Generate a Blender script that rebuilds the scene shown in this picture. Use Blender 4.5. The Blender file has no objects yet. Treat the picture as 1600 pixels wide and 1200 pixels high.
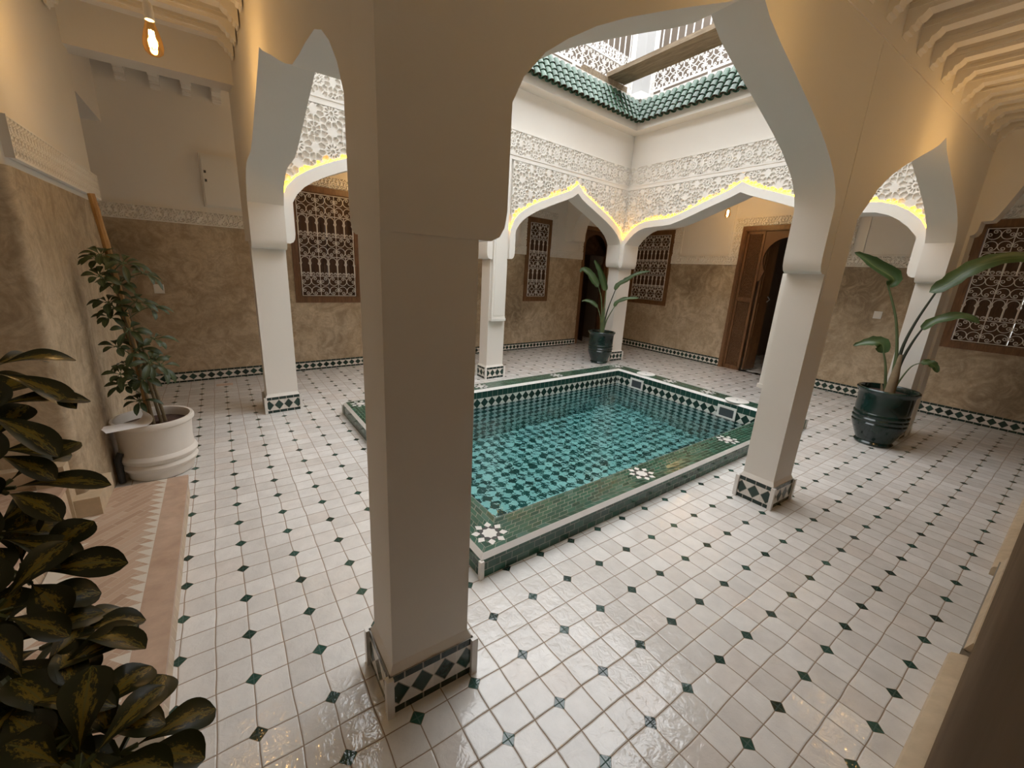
import bpy, bmesh, math, random
import numpy as np
from mathutils import Vector, Matrix
random.seed(7); R = math.radians; PI = math.pi
U = 0.21                      # one floor-pattern unit in metres; everything is laid out in units and scaled at the end
sc = bpy.context.scene; COL = sc.collection

# ------------------------------------------------------------------ node helpers
class X:
    """socket wrapper with arithmetic"""
    def __init__(s, t, k): s.t = t; s.k = k
    def _m(s, op, *o, clamp=False):
        n = s.t.nodes.new('ShaderNodeMath'); n.operation = op; n.use_clamp = clamp
        for i, a in enumerate((s,) + o):
            if isinstance(a, X): s.t.links.new(a.k, n.inputs[i])
            else: n.inputs[i].default_value = a
        return X(s.t, n.outputs[0])
    def __add__(s, o): return s._m('ADD', o)
    __radd__ = __add__
    def __sub__(s, o): return s._m('SUBTRACT', o)
    def __rsub__(s, o): return (s * -1.0)._m('ADD', o)
    def __mul__(s, o): return s._m('MULTIPLY', o)
    __rmul__ = __mul__
    def __truediv__(s, o): return s._m('DIVIDE', o)
    def lt(s, o): return s._m('LESS_THAN', o)
    def gt(s, o): return s._m('GREATER_THAN', o)
    def abs(s): return s._m('ABSOLUTE')
    def floor(s): return s._m('FLOOR')
    def fract(s): return s._m('FRACT')
    def min(s, o): return s._m('MINIMUM', o)
    def max(s, o): return s._m('MAXIMUM', o)
    def mod(s, o): return s._m('FLOORED_MODULO', o)
    def clamp(s): return s._m('ADD', 0.0, clamp=True)

class Mat:
    def __init__(s, name):
        s.m = bpy.data.materials.new(name); s.m.use_nodes = True; s.t = s.m.node_tree
        s.t.nodes.clear()
        s.out = s.t.nodes.new('ShaderNodeOutputMaterial')
        s.b = s.t.nodes.new('ShaderNodeBsdfPrincipled')
        s.t.links.new(s.b.outputs[0], s.out.inputs[0])
    def n(s, typ, **kw):
        nd = s.t.nodes.new('ShaderNode' + typ)
        for k, v in kw.items(): setattr(nd, k, v)
        return nd
    def put(s, inp, v):
        if isinstance(v, X): s.t.links.new(v.k, inp)
        elif hasattr(v, 'is_output'): s.t.links.new(v, inp)
        elif isinstance(v, (tuple, list)) and len(v) == 3 and inp.type == 'RGBA': inp.default_value = (*v, 1)
        else: inp.default_value = v
    def set(s, **kw):
        names = dict(color='Base Color', rough='Roughness', metal='Metallic', normal='Normal', coat='Coat Weight', crough='Coat Roughness',
                     spec='Specular IOR Level', emis='Emission Color', estr='Emission Strength', trans='Transmission Weight', ior='IOR', alpha='Alpha', cnormal='Coat Normal', sss='Subsurface Weight')
        for k, v in kw.items(): s.put(s.b.inputs[names[k]], v)
        return s
    def uv(s):
        u = s.n('UVMap'); sp = s.n('SeparateXYZ'); s.t.links.new(u.outputs[0], sp.inputs[0])
        return X(s.t, sp.outputs[0]), X(s.t, sp.outputs[1])
    def vec(s, a, b, c=0.0):
        n = s.n('CombineXYZ'); s.put(n.inputs[0], a); s.put(n.inputs[1], b); s.put(n.inputs[2], c); return n.outputs[0]
    def obj(s):
        return s.n('TexCoord').outputs['Object']
    def noise(s, scale, detail=3, vec=None, rough=.55, dist=0):
        n = s.n('TexNoise'); n.inputs['Scale'].default_value = scale; n.inputs['Detail'].default_value = detail
        n.inputs['Roughness'].default_value = rough; n.inputs['Distortion'].default_value = dist
        s.t.links.new(vec if vec is not None else s.obj(), n.inputs['Vector'])
        return X(s.t, n.outputs['Fac'])
    def white(s, a, b):
        n = s.n('TexWhiteNoise', noise_dimensions='2D'); s.t.links.new(s.vec(a, b), n.inputs['Vector'])
        sp = s.n('SeparateXYZ'); s.t.links.new(n.outputs['Color'], sp.inputs[0])
        return X(s.t, sp.outputs[0]), X(s.t, sp.outputs[1]), X(s.t, sp.outputs[2])
    def mix(s, f, a, b):
        n = s.n('Mix', data_type='RGBA'); s.put(n.inputs[0], f); s.put(n.inputs[6], a); s.put(n.inputs[7], b); return n.outputs[2]
    def ramp(s, f, lo, hi, a, b):
        n = s.n('MapRange'); s.put(n.inputs[0], f); n.inputs[1].default_value = lo; n.inputs[2].default_value = hi
        n.inputs[3].default_value = a; n.inputs[4].default_value = b; return X(s.t, n.outputs[0])
    def val(s, col, f):
        n = s.n('HueSaturation'); s.put(n.inputs['Value'], f); s.put(n.inputs['Color'], col); return n.outputs[0]
    def bump(s, h, strength=.3, dist=.01, normal=None):
        n = s.n('Bump'); n.inputs['Strength'].default_value = strength; n.inputs['Distance'].default_value = dist
        s.put(n.inputs['Height'], h)
        if normal is not None: s.t.links.new(normal, n.inputs['Normal'])
        return n.outputs[0]

def simple(name, col, rough=.5, nscale=None, namp=.12, bump=0, bscale=60, **kw):
    M = Mat(name); c = col
    if nscale:
        f = M.noise(nscale, 4); c = M.val(col, M.ramp(f, .25, .75, 1 - namp, 1 + namp))
    M.set(color=c, rough=rough, **kw)
    if bump: M.set(normal=M.bump(M.noise(bscale, 3), bump, .004))
    return M.m

WHITE = (.80, .765, .71)
m_plaster = simple('white_plaster', WHITE, .75, 1.3, .025, .12, 35)
m_trim = simple('white_gypsum', (.82, .79, .74), .7, 2.0, .02)
m_pool_white = simple('white_glaze', (.74, .72, .69), .25, 9, .08, .15, 30)

def make_tadelakt():
    M = Mat('tadelakt')
    a = M.noise(1.1, 5, dist=1.2); b = M.noise(4.5, 6, rough=.7, dist=2.0); d = M.noise(.55, 3)
    e = M.noise(16, 5, rough=.7, dist=1.5)
    c = M.mix(M.ramp(a, .35, .65, 0, 1), (.43, .33, .215), (.58, .47, .335))
    c = M.mix(M.ramp(b, .42, .62, 0, .7), c, (.32, .235, .145))
    c = M.val(c, M.ramp(e, .3, .7, .82, 1.16))
    st = M.ramp(d, .54, .66, 0, 1) * M.ramp(b, .35, .6, .35, 1.0)
    c = M.mix(st, c, (.205, .150, .092))
    M.set(color=c, rough=M.ramp(b, .3, .7, .42, .6), normal=M.bump(M.noise(14, 5), .25, .006))
    return M.m
m_tad = make_tadelakt()

def make_floor():
    M = Mat('zellige_floor'); u, v = M.uv()
    w1 = M.noise(1.1, 1, M.vec(u, v)); w2 = M.noise(1.1, 1, M.vec(u, v, 7.0))
    u2 = u + (w1 - .5) * .065; v2 = v + (w2 - .5) * .065
    tu, tv = u2 * 2.0, v2 * 2.0
    iu, iv = tu.floor(), tv.floor(); fu, fv = tu.fract(), tv.fract()
    r1, r2, r3 = M.white(iu, iv)
    edge = fu.min(1.0 - fu).min(fv.min(1.0 - fv))
    grout = edge.lt(.017)
    du = (u2 - (u2 + .5).floor()).abs(); dv = (v2 - (v2 + .5).floor()).abs(); s = du + dv
    dia = s.lt(.118); ring = s.lt(.128)
    spots = M.noise(34, 3, M.vec(u, v), .7)
    tile = M.mix(r1, (.65, .63, .605), (.775, .762, .742))
    tile = M.mix(M.ramp(r2, .75, 1.0, 0, .5), tile, (.69, .62, .565))
    tile = M.mix(M.ramp(spots, .62, .72, 0, .35), tile, (.46, .40, .34))
    cl = M.noise(3.0, 4, M.vec(u, v)); tile = M.val(tile, M.ramp(cl, .3, .7, .93, 1.05))
    ir, ig, _ = M.white((u2 + .5).floor() + 37.0, (v2 + .5).floor() + 11.0)
    green = M.mix(ir, (.010, .030, .023), (.022, .075, .058))
    col = M.mix(grout.max(ring - dia), tile, (.29, .215, .15))
    col = M.mix(dia, col, green)
    tilt = (fu - .5) * (r1 - .5) + (fv - .5) * (r3 - .5)
    wav = M.noise(5.5, 3, M.vec(u, v), .6, .6)
    keep = 1.0 - dia
    h = tilt * .9 * keep + (wav - .5) * .85 - M.ramp(edge, 0, .05, .5, 0) * keep
    nrm = M.bump(h, .42, .007)
    M.set(color=col, rough=M.ramp(grout, 0, 1, .085, .8), normal=nrm, spec=.6)
    return M.m
m_floor = make_floor()

def make_diamond(name, dark=(.010, .028, .022), white=(.66, .63, .58), lo=.17, hi=.83):
    M = Mat(name); u, v = M.uv(); fu = u.fract()
    strip = v.lt(lo).max(v.gt(hi))
    mid = (lo + hi) / 2; hh = (hi - lo) / 2
    d = (fu - .5).abs() / .47 + (v - mid).abs() / (hh * .92)
    ring = (d - 1.0).abs().lt(.05)
    r1, r2, _ = M.white(u.floor(), v * 0.0)
    c = M.mix(d.lt(1.0), M.val(white, .92 + .14 * r1), M.val(dark, .7 + 1.2 * r2))
    c = M.mix(ring, c, (.30, .27, .23))
    seg = ((u * 1.3).fract() - .5).abs().gt(.46)
    c2 = M.mix(seg, dark, (.3, .28, .25)); c = M.mix(strip, c, c2)
    M.set(color=c, rough=.22, normal=M.bump(M.noise(4, 2, M.vec(u, v)), .3, .01))
    return M.m
m_diamond = make_diamond('zellige_skirting')

def make_coping():
    M = Mat('green_zellige'); u, v = M.uv()
    w = M.noise(1.7, 2, M.vec(u, v)); u2 = u + (w - .5) * .04
    a, b = u2 / .34, v / .19
    row = b.floor(); a = a + row.mod(2.0) * .5
    fu, fv = a.fract(), b.fract(); edge = (fu.min(1.0 - fu) * 1.8).min(fv.min(1.0 - fv))
    r1, r2, r3 = M.white(a.floor(), row)
    c = M.mix(r1, (.010, .050, .031), (.024, .098, .062)); c = M.mix(M.ramp(r2, .7, 1, 0, .7), c, (.060, .14, .105))
    g = M.ramp(r3, .0, 1.0, .2, 1.0) * edge.lt(.05)
    c = M.mix(g, c, (.30, .33, .27))
    h = (fu - .5) * (r1 - .5) + (fv - .5) * (r2 - .5) + M.noise(6, 3, M.vec(u, v)) * .5 - edge.lt(.05) * .2
    M.set(color=c, rough=.16, normal=M.bump(h, .4, .006))
    return M.m
m_coping = make_coping()

def make_basin(name, wall):
    M = Mat(name); u, v = M.uv()
    if wall:
        top = v.gt(.10); band = v.gt(-.42)
        a = u / .47; d = (a.fract() - .5).abs() / .5 + (v + .16).abs() / .26
        c1 = M.mix(d.lt(1.0), (.66, .65, .60), (.010, .03, .024))
        p, q = u / .235, v / .30
    else:
        p, q = u / .27, v / .27
    A, B = (p + q) * .5, (p - q) * .5
    A2, B2 = A.floor(), B.floor(); chk = (A2 + B2).mod(2.0)
    r1, r2, _ = M.white(A2, B2)
    dark = M.mix(r1, (.010, .045, .040), (.03, .11, .10)); lite = M.mix(r2, (.66, .77, .75), (.88, .93, .90))
    c = M.mix(chk, dark, lite)
    if wall:
        seg = ((u / .34).fract() - .5).abs().gt(.475)
        c = M.mix(band, c, c1); c = M.mix(top, c, M.mix(seg, (.016, .055, .042), (.25, .27, .24)))
    M.set(color=c, rough=.2)
    return M.m
m_basin_wall = make_basin('pool_wall_mosaic', True); m_basin_floor = make_basin('pool_floor_mosaic', False)

def make_water():
    M = Mat('pool_water'); t = M.t
    o = M.obj()
    n1 = M.noise(9, 2, o, .5, .3); n2 = M.noise(26, 2, o)
    nr = M.bump(n1 * .8 + n2 * .22, .22, .03)
    rf = M.n('BsdfRefraction'); rf.inputs['Roughness'].default_value = 0; rf.inputs['IOR'].default_value = 1.33; rf.inputs['Color'].default_value = (1, 1, 1, 1)
    gl = M.n('BsdfGlossy'); gl.inputs['Roughness'].default_value = .02
    fr = M.n('Fresnel'); fr.inputs['IOR'].default_value = 1.33
    for n in (rf, gl, fr): t.links.new(nr, n.inputs['Normal'])
    mx = M.n('MixShader'); t.links.new(fr.outputs[0], mx.inputs[0]); t.links.new(rf.outputs[0], mx.inputs[1]); t.links.new(gl.outputs[0], mx.inputs[2])
    t.links.new(mx.outputs[0], M.out.inputs[0])
    va = M.n('VolumeAbsorption'); va.inputs['Color'].default_value = (.08, .90, .93, 1); va.inputs['Density'].default_value = .44
    t.links.new(va.outputs[0], M.out.inputs['Volume'])
    return M.m
m_water = make_water()

def make_wood(name, a, b, rough=.5, stretch=(2, 2, .35), scale=9, rot=None):
    M = Mat(name); mp = M.n('Mapping'); M.t.links.new(M.obj(), mp.inputs['Vector']); mp.inputs['Scale'].default_value = stretch
    f = M.noise(scale, 5, mp.outputs[0], .6, 1.2); g = M.noise(scale * 4, 3, mp.outputs[0], .6)
    c = M.mix(M.ramp(f, .3, .7, 0, 1), a, b); c = M.val(c, M.ramp(g, .3, .7, .8, 1.15))
    M.set(color=c, rough=rough, normal=M.bump(g, .25, .004)); return M.m
m_wood = make_wood('stained_cedar', (.125, .056, .022), (.21, .103, .042), .42)
m_wood_dark = make_wood('shutter_wood', (.062, .027, .013), (.105, .048, .022), .5)
m_plank = make_wood('weathered_plank', (.17, .12, .075), (.36, .28, .19), .85, (.8, .12, .8), 14)
m_bamboo = make_wood('bamboo', (.26, .13, .04), (.45, .26, .09), .4, (3, 3, .5), 8)

def make_carved():
    M = Mat('carved_wood'); u, v = M.uv()
    a = (u * 4.2).fract() - .5; b = (v * 4.2).fract() - .5
    d = (a * a + b * b)._m('SQRT'); k = M.n('TexVoronoi'); k.inputs['Scale'].default_value = 9.0
    M.t.links.new(M.vec(u, v), k.inputs['Vector'])
    h = (d * 18.0)._m('SINE') * .5 + X(M.t, k.outputs['Distance']) * 1.2
    M.set(color=M.mix(M.ramp(M.noise(8, 3, M.vec(u, v)), .3, .7, 0, 1), (.115, .052, .021), (.19, .093, .038)), rough=.5, normal=M.bump(h, .9, .012)); return M.m
m_carved = make_carved()
m_iron = simple('white_painted_iron', (.74, .70, .66), .45)
m_rail = simple('white_railing_paint', (.85, .84, .82), .4)
m_black = simple('dark_pipe', (.02, .02, .02), .4)
m_steel = simple('grey_metal', (.45, .45, .46), .35, metal=.7)
m_grey = simple('grey_plastic', (.06, .07, .08), .4)
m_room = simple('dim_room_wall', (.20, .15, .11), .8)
m_plastic = simple('white_plastic', (.78, .77, .74), .35)
m_pillar = simple('white_pillar_paint', (.55, .55, .55), .6)
m_upper = simple('terrace_wall', (.16, .125, .095), .8, 1.2, .08)  # tan darkened to stand in for shade under terrace roofs left out
m_soil = simple('soil', (.060, .030, .020), .95, 25, .6, .9, 60)
m_potwhite = simple('white_pot', (.74, .69, .63), .6, 5, .06, .12, 30)
m_cord = simple('brown_cord', (.03, .018, .012), .6)

def make_stone(name, a, b, rough=.45):
    M = Mat(name); f = M.noise(3.5, 5, dist=1.5); g = M.noise(22, 4)
    c = M.mix(M.ramp(f, .3, .7, 0, 1), a, b); c = M.val(c, M.ramp(g, .3, .7, .9, 1.08))
    M.set(color=c, rough=rough, normal=M.bump(g, .15, .004)); return M.m
m_nosing = make_stone('terracotta_stone', (.44, .30, .215), (.56, .41, .31))
m_ledge = make_stone('ochre_plaster', (.50, .39, .26), (.60, .49, .345), .55)

def make_tread():
    # thin bricks laid on the diagonal; white sawtooth triangles along both long edges (uv: u along, v across 0..w, in units)
    M = Mat('diagonal_brick_tread'); u, v = M.uv()
    a = (u + v) * .7071; b = (v - u) * .7071
    row = (a / .155).floor(); fa = (a / .155).fract(); bb = b / .62 + row * .37; fb = bb.fract()
    edge = (fa.min(1.0 - fa)).min(fb.min(1.0 - fb) * 4.0)
    r1, r2, _ = M.white(row, bb.floor())
    c = M.mix(r1, (.42, .285, .20), (.54, .395, .295)); c = M.mix(M.ramp(r2, .75, 1, 0, .6), c, (.58, .46, .36))
    c = M.mix(edge.lt(.05), c, (.56, .46, .36))
    saw = (u / .29).fract()
    e = (v.min(1.36 - v))
    tri = e.lt(saw * .26)
    c = M.mix(tri, c, (.68, .63, .55))
    M.set(color=c, rough=.42, normal=M.bump(M.noise(12, 3, M.vec(u, v)), .2, .005)); return M.m
m_tread = make_tread()

def make_riser():
    M = Mat('riser_tile'); u, v = M.uv()
    a = (u + v * .5) / .27; r1, r2, _ = M.white(a.floor(), v * 0.0)
    c = M.mix(r1, (.50, .38, .27), (.62, .50, .37)); c = M.mix((a.fract()).lt(.06), c, (.72, .64, .52))
    M.set(color=c, rough=.5); return M.m
m_riser = make_riser()

def make_rooftile():
    M = Mat('green_glazed_roof_tile'); f = M.noise(10, 4); g = M.noise(3, 3)
    c = M.mix(M.ramp(f, .35, .7, 0, 1), (.028, .075, .044), (.085, .158, .108)); c = M.val(c, M.ramp(g, .3, .7, .8, 1.2))
    M.set(color=c, rough=.22, coat=.3, normal=M.bump(f, .2, .006)); return M.m
m_roof = make_rooftile()
m_roof_in = simple('unglazed_tile_inside', (.075, .045, .03), .9)

def make_greenpot():
    M = Mat('bottle_green_glaze'); f = M.noise(3, 4); g = M.noise(40, 3)
    c = M.mix(M.ramp(f, .35, .7, 0, 1), (.006, .014, .013), (.008, .040, .030))
    M.set(color=c, rough=M.ramp(f, .3, .7, .10, .22), normal=M.bump(g, .06, .004)); return M.m
m_greenpot = make_greenpot()

def make_leaf(name, a, b, vein=None, rough=.35):
    M = Mat(name); u, v = M.uv()
    f = M.noise(3, 3); c = M.mix(M.ramp(f, .35, .65, 0, 1), a, b)
    if vein:  # yellow blotch along the middle, ragged edge (uv: u -1..1 across, v 0..1 along)
        n = M.noise(5.0, 4, M.vec(u * 1.0, v * 1.6, 0.0), .7); g = X(M.t, M.n('ObjectInfo').outputs['Random'])
        w = u.abs() + (n - .5) * 2.2 + (v - .45).abs() * .6
        c = M.mix(M.ramp(w, .28, .44, 1, 0), c, vein)
    mid = u.abs().lt(.05); c = M.mix(mid * .5, c, (.16, .20, .07))
    M.set(color=c, rough=rough, spec=.45, normal=M.bump(M.noise(30, 2), .1, .003)); return M.m
m_leaf = make_leaf('umbrella_leaf', (.018, .034, .010), (.044, .064, .021), None, .5)
m_leafv = make_leaf('variegated_leaf', (.013, .022, .009), (.028, .042, .015), (.25, .20, .034), .3)
m_leafs = make_leaf('paddle_leaf', (.032, .060, .018), (.062, .105, .034), None, .38)
m_stalk = simple('leaf_stalk', (.085, .12, .05), .5, 8, .2)
m_stalkd = simple('dark_leaf_stalk', (.030, .040, .028), .5, 8, .2)
m_sheath = simple('dry_sheath', (.24, .18, .11), .8, 12, .3)
m_stem = simple('woody_stem', (.16, .115, .06), .8, 12, .2)
m_paper = simple('white_paper', (.80, .79, .80), .7, 3, .05)
m_hole = simple('lid_ring', (.62, .62, .60), .4)

def emis(name, col, s):
    M = Mat(name); M.set(color=(0, 0, 0), emis=col, estr=s); return M.m
m_led = emis('warm_led', (1.0, .48, .013), 22.0)
m_fil = emis('lamp_filament', (1.0, .72, .36), 220.0)
def make_glass():
    M = Mat('amber_bulb_glass'); t = M.t
    tr = M.n('BsdfTransparent'); tr.inputs[0].default_value = (1.0, .83, .55, 1)
    gl = M.n('BsdfGlossy'); gl.inputs['Roughness'].default_value = .05
    lw = M.n('LayerWeight'); lw.inputs[0].default_value = .25
    mx = M.n('MixShader'); t.links.new(lw.outputs['Facing'], mx.inputs[0]); t.links.new(tr.outputs[0], mx.inputs[1]); t.links.new(gl.outputs[0], mx.inputs[2])
    gl.inputs[0].default_value = (1.0, .72, .36, 1)
    t.links.new(mx.outputs[0], M.out.inputs[0]); return M.m
m_glass = make_glass()

# ------------------------------------------------------------------ mesh helpers
class MB:
    def __init__(s): s.v = []; s.f = []; s.uv = []; s.mi = []
    def add(s, pts): i = len(s.v); s.v += [tuple(p) for p in pts]; return i
    def poly(s, pts, uv=None, mi=0):
        i = s.add(pts); s.f.append(tuple(range(i, i + len(pts)))); s.uv.append(uv); s.mi.append(mi)
    def faces(s, pts, fs, uvs=None, mi=0):
        i = s.add(pts)
        for k, f in enumerate(fs):
            s.f.append(tuple(i + a for a in f)); s.uv.append(None if uvs is None else [uvs[a] for a in f]); s.mi.append(mi)
    def box(s, x0, x1, y0, y1, z0, z1, T=None, mi=0):
        P = [(x, y, z) for z in (z0, z1) for y in (y0, y1) for x in (x0, x1)]
        if T: P = [T(*p) for p in P]
        s.faces(P, [(0, 2, 3, 1), (4, 5, 7, 6), (0, 1, 5, 4), (1, 3, 7, 5), (3, 2, 6, 7), (2, 0, 4, 6)], mi=mi)
    def loft(s, rings, closed=True, caps=False, mi=0, uvs=None):
        n = len(rings[0]); pts = [p for r in rings for p in r]; fs = []
        for a in range(len(rings) - 1):
            for b in range(n if closed else n - 1):
                c = (b + 1) % n; fs.append((a * n + b, a * n + c, (a + 1) * n + c, (a + 1) * n + b))
        if caps: fs.append(tuple(range(n - 1, -1, -1))); fs.append(tuple((len(rings) - 1) * n + k for k in range(n)))
        s.faces(pts, fs, uvs, mi)
    def lathe(s, prof, c=(0, 0, 0), n=32, mi=0, caps=True):
        rings = [[(c[0] + r * math.cos(2 * PI * k / n), c[1] + r * math.sin(2 * PI * k / n), c[2] + z) for k in range(n)] for r, z in prof]
        s.loft(rings, True, caps, mi)
    def tube(s, path, r, n=6, mi=0, caps=True):
        P = [Vector(p) for p in path]; rings = []; up = None
        for i, p in enumerate(P):
            t = (P[min(i + 1, len(P) - 1)] - P[max(i - 1, 0)])
            if t.length < 1e-9: t = Vector((0, 0, 1))
            t.normalize()
            if up is None: up = Vector((0, 0, 1)) if abs(t.z) < .9 else Vector((1, 0, 0))
            a = t.cross(up)
            if a.length < 1e-6: a = t.cross(Vector((0, 1, .1)))
            a.normalize(); b = a.cross(t).normalized(); up = b
            rr = r[i] if isinstance(r, (list, tuple)) else r
            rings.append([tuple(p + (a * math.cos(2 * PI * k / n + .785) + b * math.sin(2 * PI * k / n + .785)) * rr) for k in range(n)])
        s.loft(rings, True, caps, mi)
    def prism(s, pts2, T, c0, c1, mi=0):
        """closed outline (s,z) extruded between c0 and c1 through T(s,c,z)"""
        n = len(pts2); A = [T(p[0], c0, p[1]) for p in pts2]; B = [T(p[0], c1, p[1]) for p in pts2]
        i = s.add(A + B)
        s.f.append(tuple(i + k for k in range(n))); s.f.append(tuple(i + n + k for k in range(n - 1, -1, -1)))
        for k in range(n):
            j = (k + 1) % n; s.f.append((i + k, i + j, i + n + j, i + n + k))
        s.uv += [None] * (n + 2); s.mi += [mi] * (n + 2)
    def build(s, name, mats, parent=None, smooth=None, recalc=True, weld=False):
        if not isinstance(mats, (list, tuple)): mats = [mats]
        me = bpy.data.meshes.new(name)
        off = Vector(parent_loc(parent)) if parent else Vector((0, 0, 0))
        me.from_pydata([(p[0] - off.x, p[1] - off.y, p[2] - off.z) for p in s.v], [], s.f)
        for m in mats: me.materials.append(m)
        if len(mats) > 1:
            me.polygons.foreach_set('material_index', s.mi)
        if any(u is not None for u in s.uv):
            ul = me.uv_layers.new(name='UVMap'); k = 0; buf = []
            for f, u in zip(s.f, s.uv):
                buf += [c for p in (u if u is not None else [(0, 0)] * len(f)) for c in p[:2]]
            ul.data.foreach_set('uv', buf)
        if recalc or weld:
            bm = bmesh.new(); bm.from_mesh(me)
            if weld: bmesh.ops.remove_doubles(bm, verts=bm.verts, dist=1e-4)
            if recalc: bmesh.ops.recalc_face_normals(bm, faces=bm.faces)
            bm.to_mesh(me); bm.free()
        if smooth:
            me.polygons.foreach_set('use_smooth', [True] * len(me.polygons)); me.set_sharp_from_angle(angle=R(smooth))
        me.update()
        o = bpy.data.objects.new(name, me); COL.objects.link(o)
        if parent: o.parent = parent
        return o
def parent_loc(p):
    v = Vector((0, 0, 0))
    while p: v = v + p.location; p = p.parent
    return v
def thing(name, label, cat, loc, group=None):
    o = bpy.data.objects.new(name, None); COL.objects.link(o); o.location = loc; o.empty_display_size = .1
    o['label'] = label; o['category'] = cat
    if group: o['group'] = group
    return o
def tag(o, label, cat, group=None):
    o['label'] = label; o['category'] = cat
    if group: o['group'] = group
    return o
def struct(o): o['kind'] = 'structure'; return o
def recentre(o):
    """put a single-mesh thing's origin at its base"""
    me = o.data; n = len(me.vertices); a = np.empty(n * 3); me.vertices.foreach_get('co', a); a = a.reshape(-1, 3)
    c = np.array([(a[:, 0].min() + a[:, 0].max()) / 2, (a[:, 1].min() + a[:, 1].max()) / 2, a[:, 2].min()])
    me.vertices.foreach_set('co', (a - c).ravel()); o.location = o.location + Vector(c); me.update(); return o

class Fr:
    """wall frame: s along, c towards the viewer side, z up"""
    def __init__(s, p0, p1, toward):
        a = Vector((p0[0], p0[1])); b = Vector((p1[0], p1[1])); s.L = (b - a).length; s.d = (b - a) / s.L; s.o = a
        n = Vector((-s.d.y, s.d.x))
        if (Vector(toward) - a).dot(n) < 0: n = -n
        s.n = n
    def T(s, q, c, z): p = s.o + s.d * q + s.n * c; return (p.x, p.y, z)
    def sx(s, x): return (x - s.o.x) / s.d.x
    def sy(s, y): return (y - s.o.y) / s.d.y

# ------------------------------------------------------------------ plan
NA = Fr((-1.25, .31), (23.85, -.27), (0, -3)); NAT = .92           # near arcade, gallery face
PLf = Fr((-1.2295, 1.22), (-1.53, 15.68), (-4, 5)); PLT = 1.25         # left arcade, gallery face
LQ = Fr((-1.53, 15.68), (11.16, 17.0), (5, 5)); QF = Fr((11.16, 17.0), (24.34, 18.08), (15, 5)); FT = 1.05
FP = Fr((22.87, 17.94), (22.42, .66), (10, 8)); FPT = 1.40
LW = Fr((-12, 22.27), (31.6, 25.67), (5, 5)); BW = Fr((31.06, 26.2), (29.97, -5.0), (5, 5))
CEIL = 13.75; TOP = 16.45

# ------------------------------------------------------------------ floor, ceiling, outer walls
PO = [(1.32, 2.02), (20.1, 2.62), (20.45, 15.0), (1.27, 14.16)]      # pool kerb outline
def lerp2(a, b, t): return (a[0] + (b[0] - a[0]) * t, a[1] + (b[1] - a[1]) * t)
cx, cy = 10.8, 8.5
PH = [(x + (cx - x) / abs(cx - x) * .5, y + (cy - y) / abs(cy - y) * .5) for x, y in PO]
def shrink(poly, d):
    out = []
    for i in range(4):
        p, a, b = Vector(poly[i]), Vector(poly[i - 1]), Vector(poly[(i + 1) % 4])
        e1 = (a - p).normalized(); e2 = (b - p).normalized(); sn = abs(e1.x * e2.y - e1.y * e2.x)
        q = p + (e1 + e2) * d / sn; out.append((q.x, q.y))
    return out
mb = MB(); O = [(-12, -5), (44, -5), (44, 37), (-12, 37)]
for i in range(4):
    j = (i + 1) % 4; q = [O[i], O[j], PH[j], PH[i]]; mb.poly([(*p, 0) for p in q], q)
struct(mb.build('floor', m_floor))

ceil = MB()
def slab(b, pts, z0, z1):
    n = len(pts); i = b.add([(*p, z0) for p in pts] + [(*p, z1) for p in pts])
    b.f.append(tuple(i + k for k in range(n))); b.f.append(tuple(i + n + k for k in range(n)))
    for k in range(n): b.f.append((i + k, i + (k + 1) % n, i + n + (k + 1) % n, i + n + k))
    b.uv += [None] * (n + 2); b.mi += [0] * (n + 2)
RING_N = [(-12, -5), (32, -5), (32, .2), (22.9, .2), (0, .75), (-12, .75)]
RING_L = [(-12, .75), (-.7, .75), (-.95, 15.9), (-12, 15.9)]
RING_B = [(-12, 15.9), (-1.4, 15.9), (11.1, 17.5), (23.5, 18.5), (32, 18.5), (32, 27), (-12, 27)]
RING_R = [(23.5, 18.5), (23.0, .2), (32, .2), (32, 18.5)]
slab(ceil, RING_N, CEIL, CEIL + .3); slab(ceil, RING_L, 14.1, 14.4); slab(ceil, RING_B, 14.9, 15.2); slab(ceil, RING_R, CEIL, CEIL + .3)
ceil.box(-12, -1.3, 15.8, 15.95, 14.0, 15.2)
ceil_o = struct(ceil.build('ceiling', m_plaster))
def beam(T, L, w=.36, zb=13.02, zt=CEIL, br0=True, br1=True):
    """beam along local axis q (0..L), centred on c=0, with a curved bracket at each wall end"""
    b = MB()
    b.box(0, L, -w / 2, w / 2, zb, zt, T); b.box(0, L, -w / 2 - .035, w / 2 + .035, zb + .10, zb + .15, T); b.box(0, L, -w / 2 - .02, w / 2 + .02, zb + .22, zb + .25, T)
    for on, q0, sg in ((br0, 0, 1), (br1, L, -1)):
        if on:
            pr = [(0, zb + .1), (0, zb - .42), (.04, zb - .44), (.07, zb - .36), (.13, zb - .34), (.15, zb - .26), (.22, zb - .24), (.25, zb - .14), (.33, zb - .1), (.40, zb - .02), (.46, zb + .1)]
            b.prism([(q0 + sg * a, z) for a, z in pr], T, -w / 2 - .01, w / 2 + .01)
    return b
bx = 1.05
while bx < 29.5:
    y0 = NA.T(NA.sx(bx), 0, 0)[1]
    beam(lambda q, c, z, bx=bx, y0=y0: (bx + c, y0 - q, z), y0 + 4.56).build('beam', m_plaster, ceil_o); bx += 1.17
by = 1.3
while by < 14.5:
    x0 = -1.25 - .02 * by
    beam(lambda q, c, z, by=by, x0=x0: (x0 - q, by + c, z), x0 + 5.82, .36, 13.4, 14.15).build('beam', m_plaster, ceil_o); by += 1.17
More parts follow.
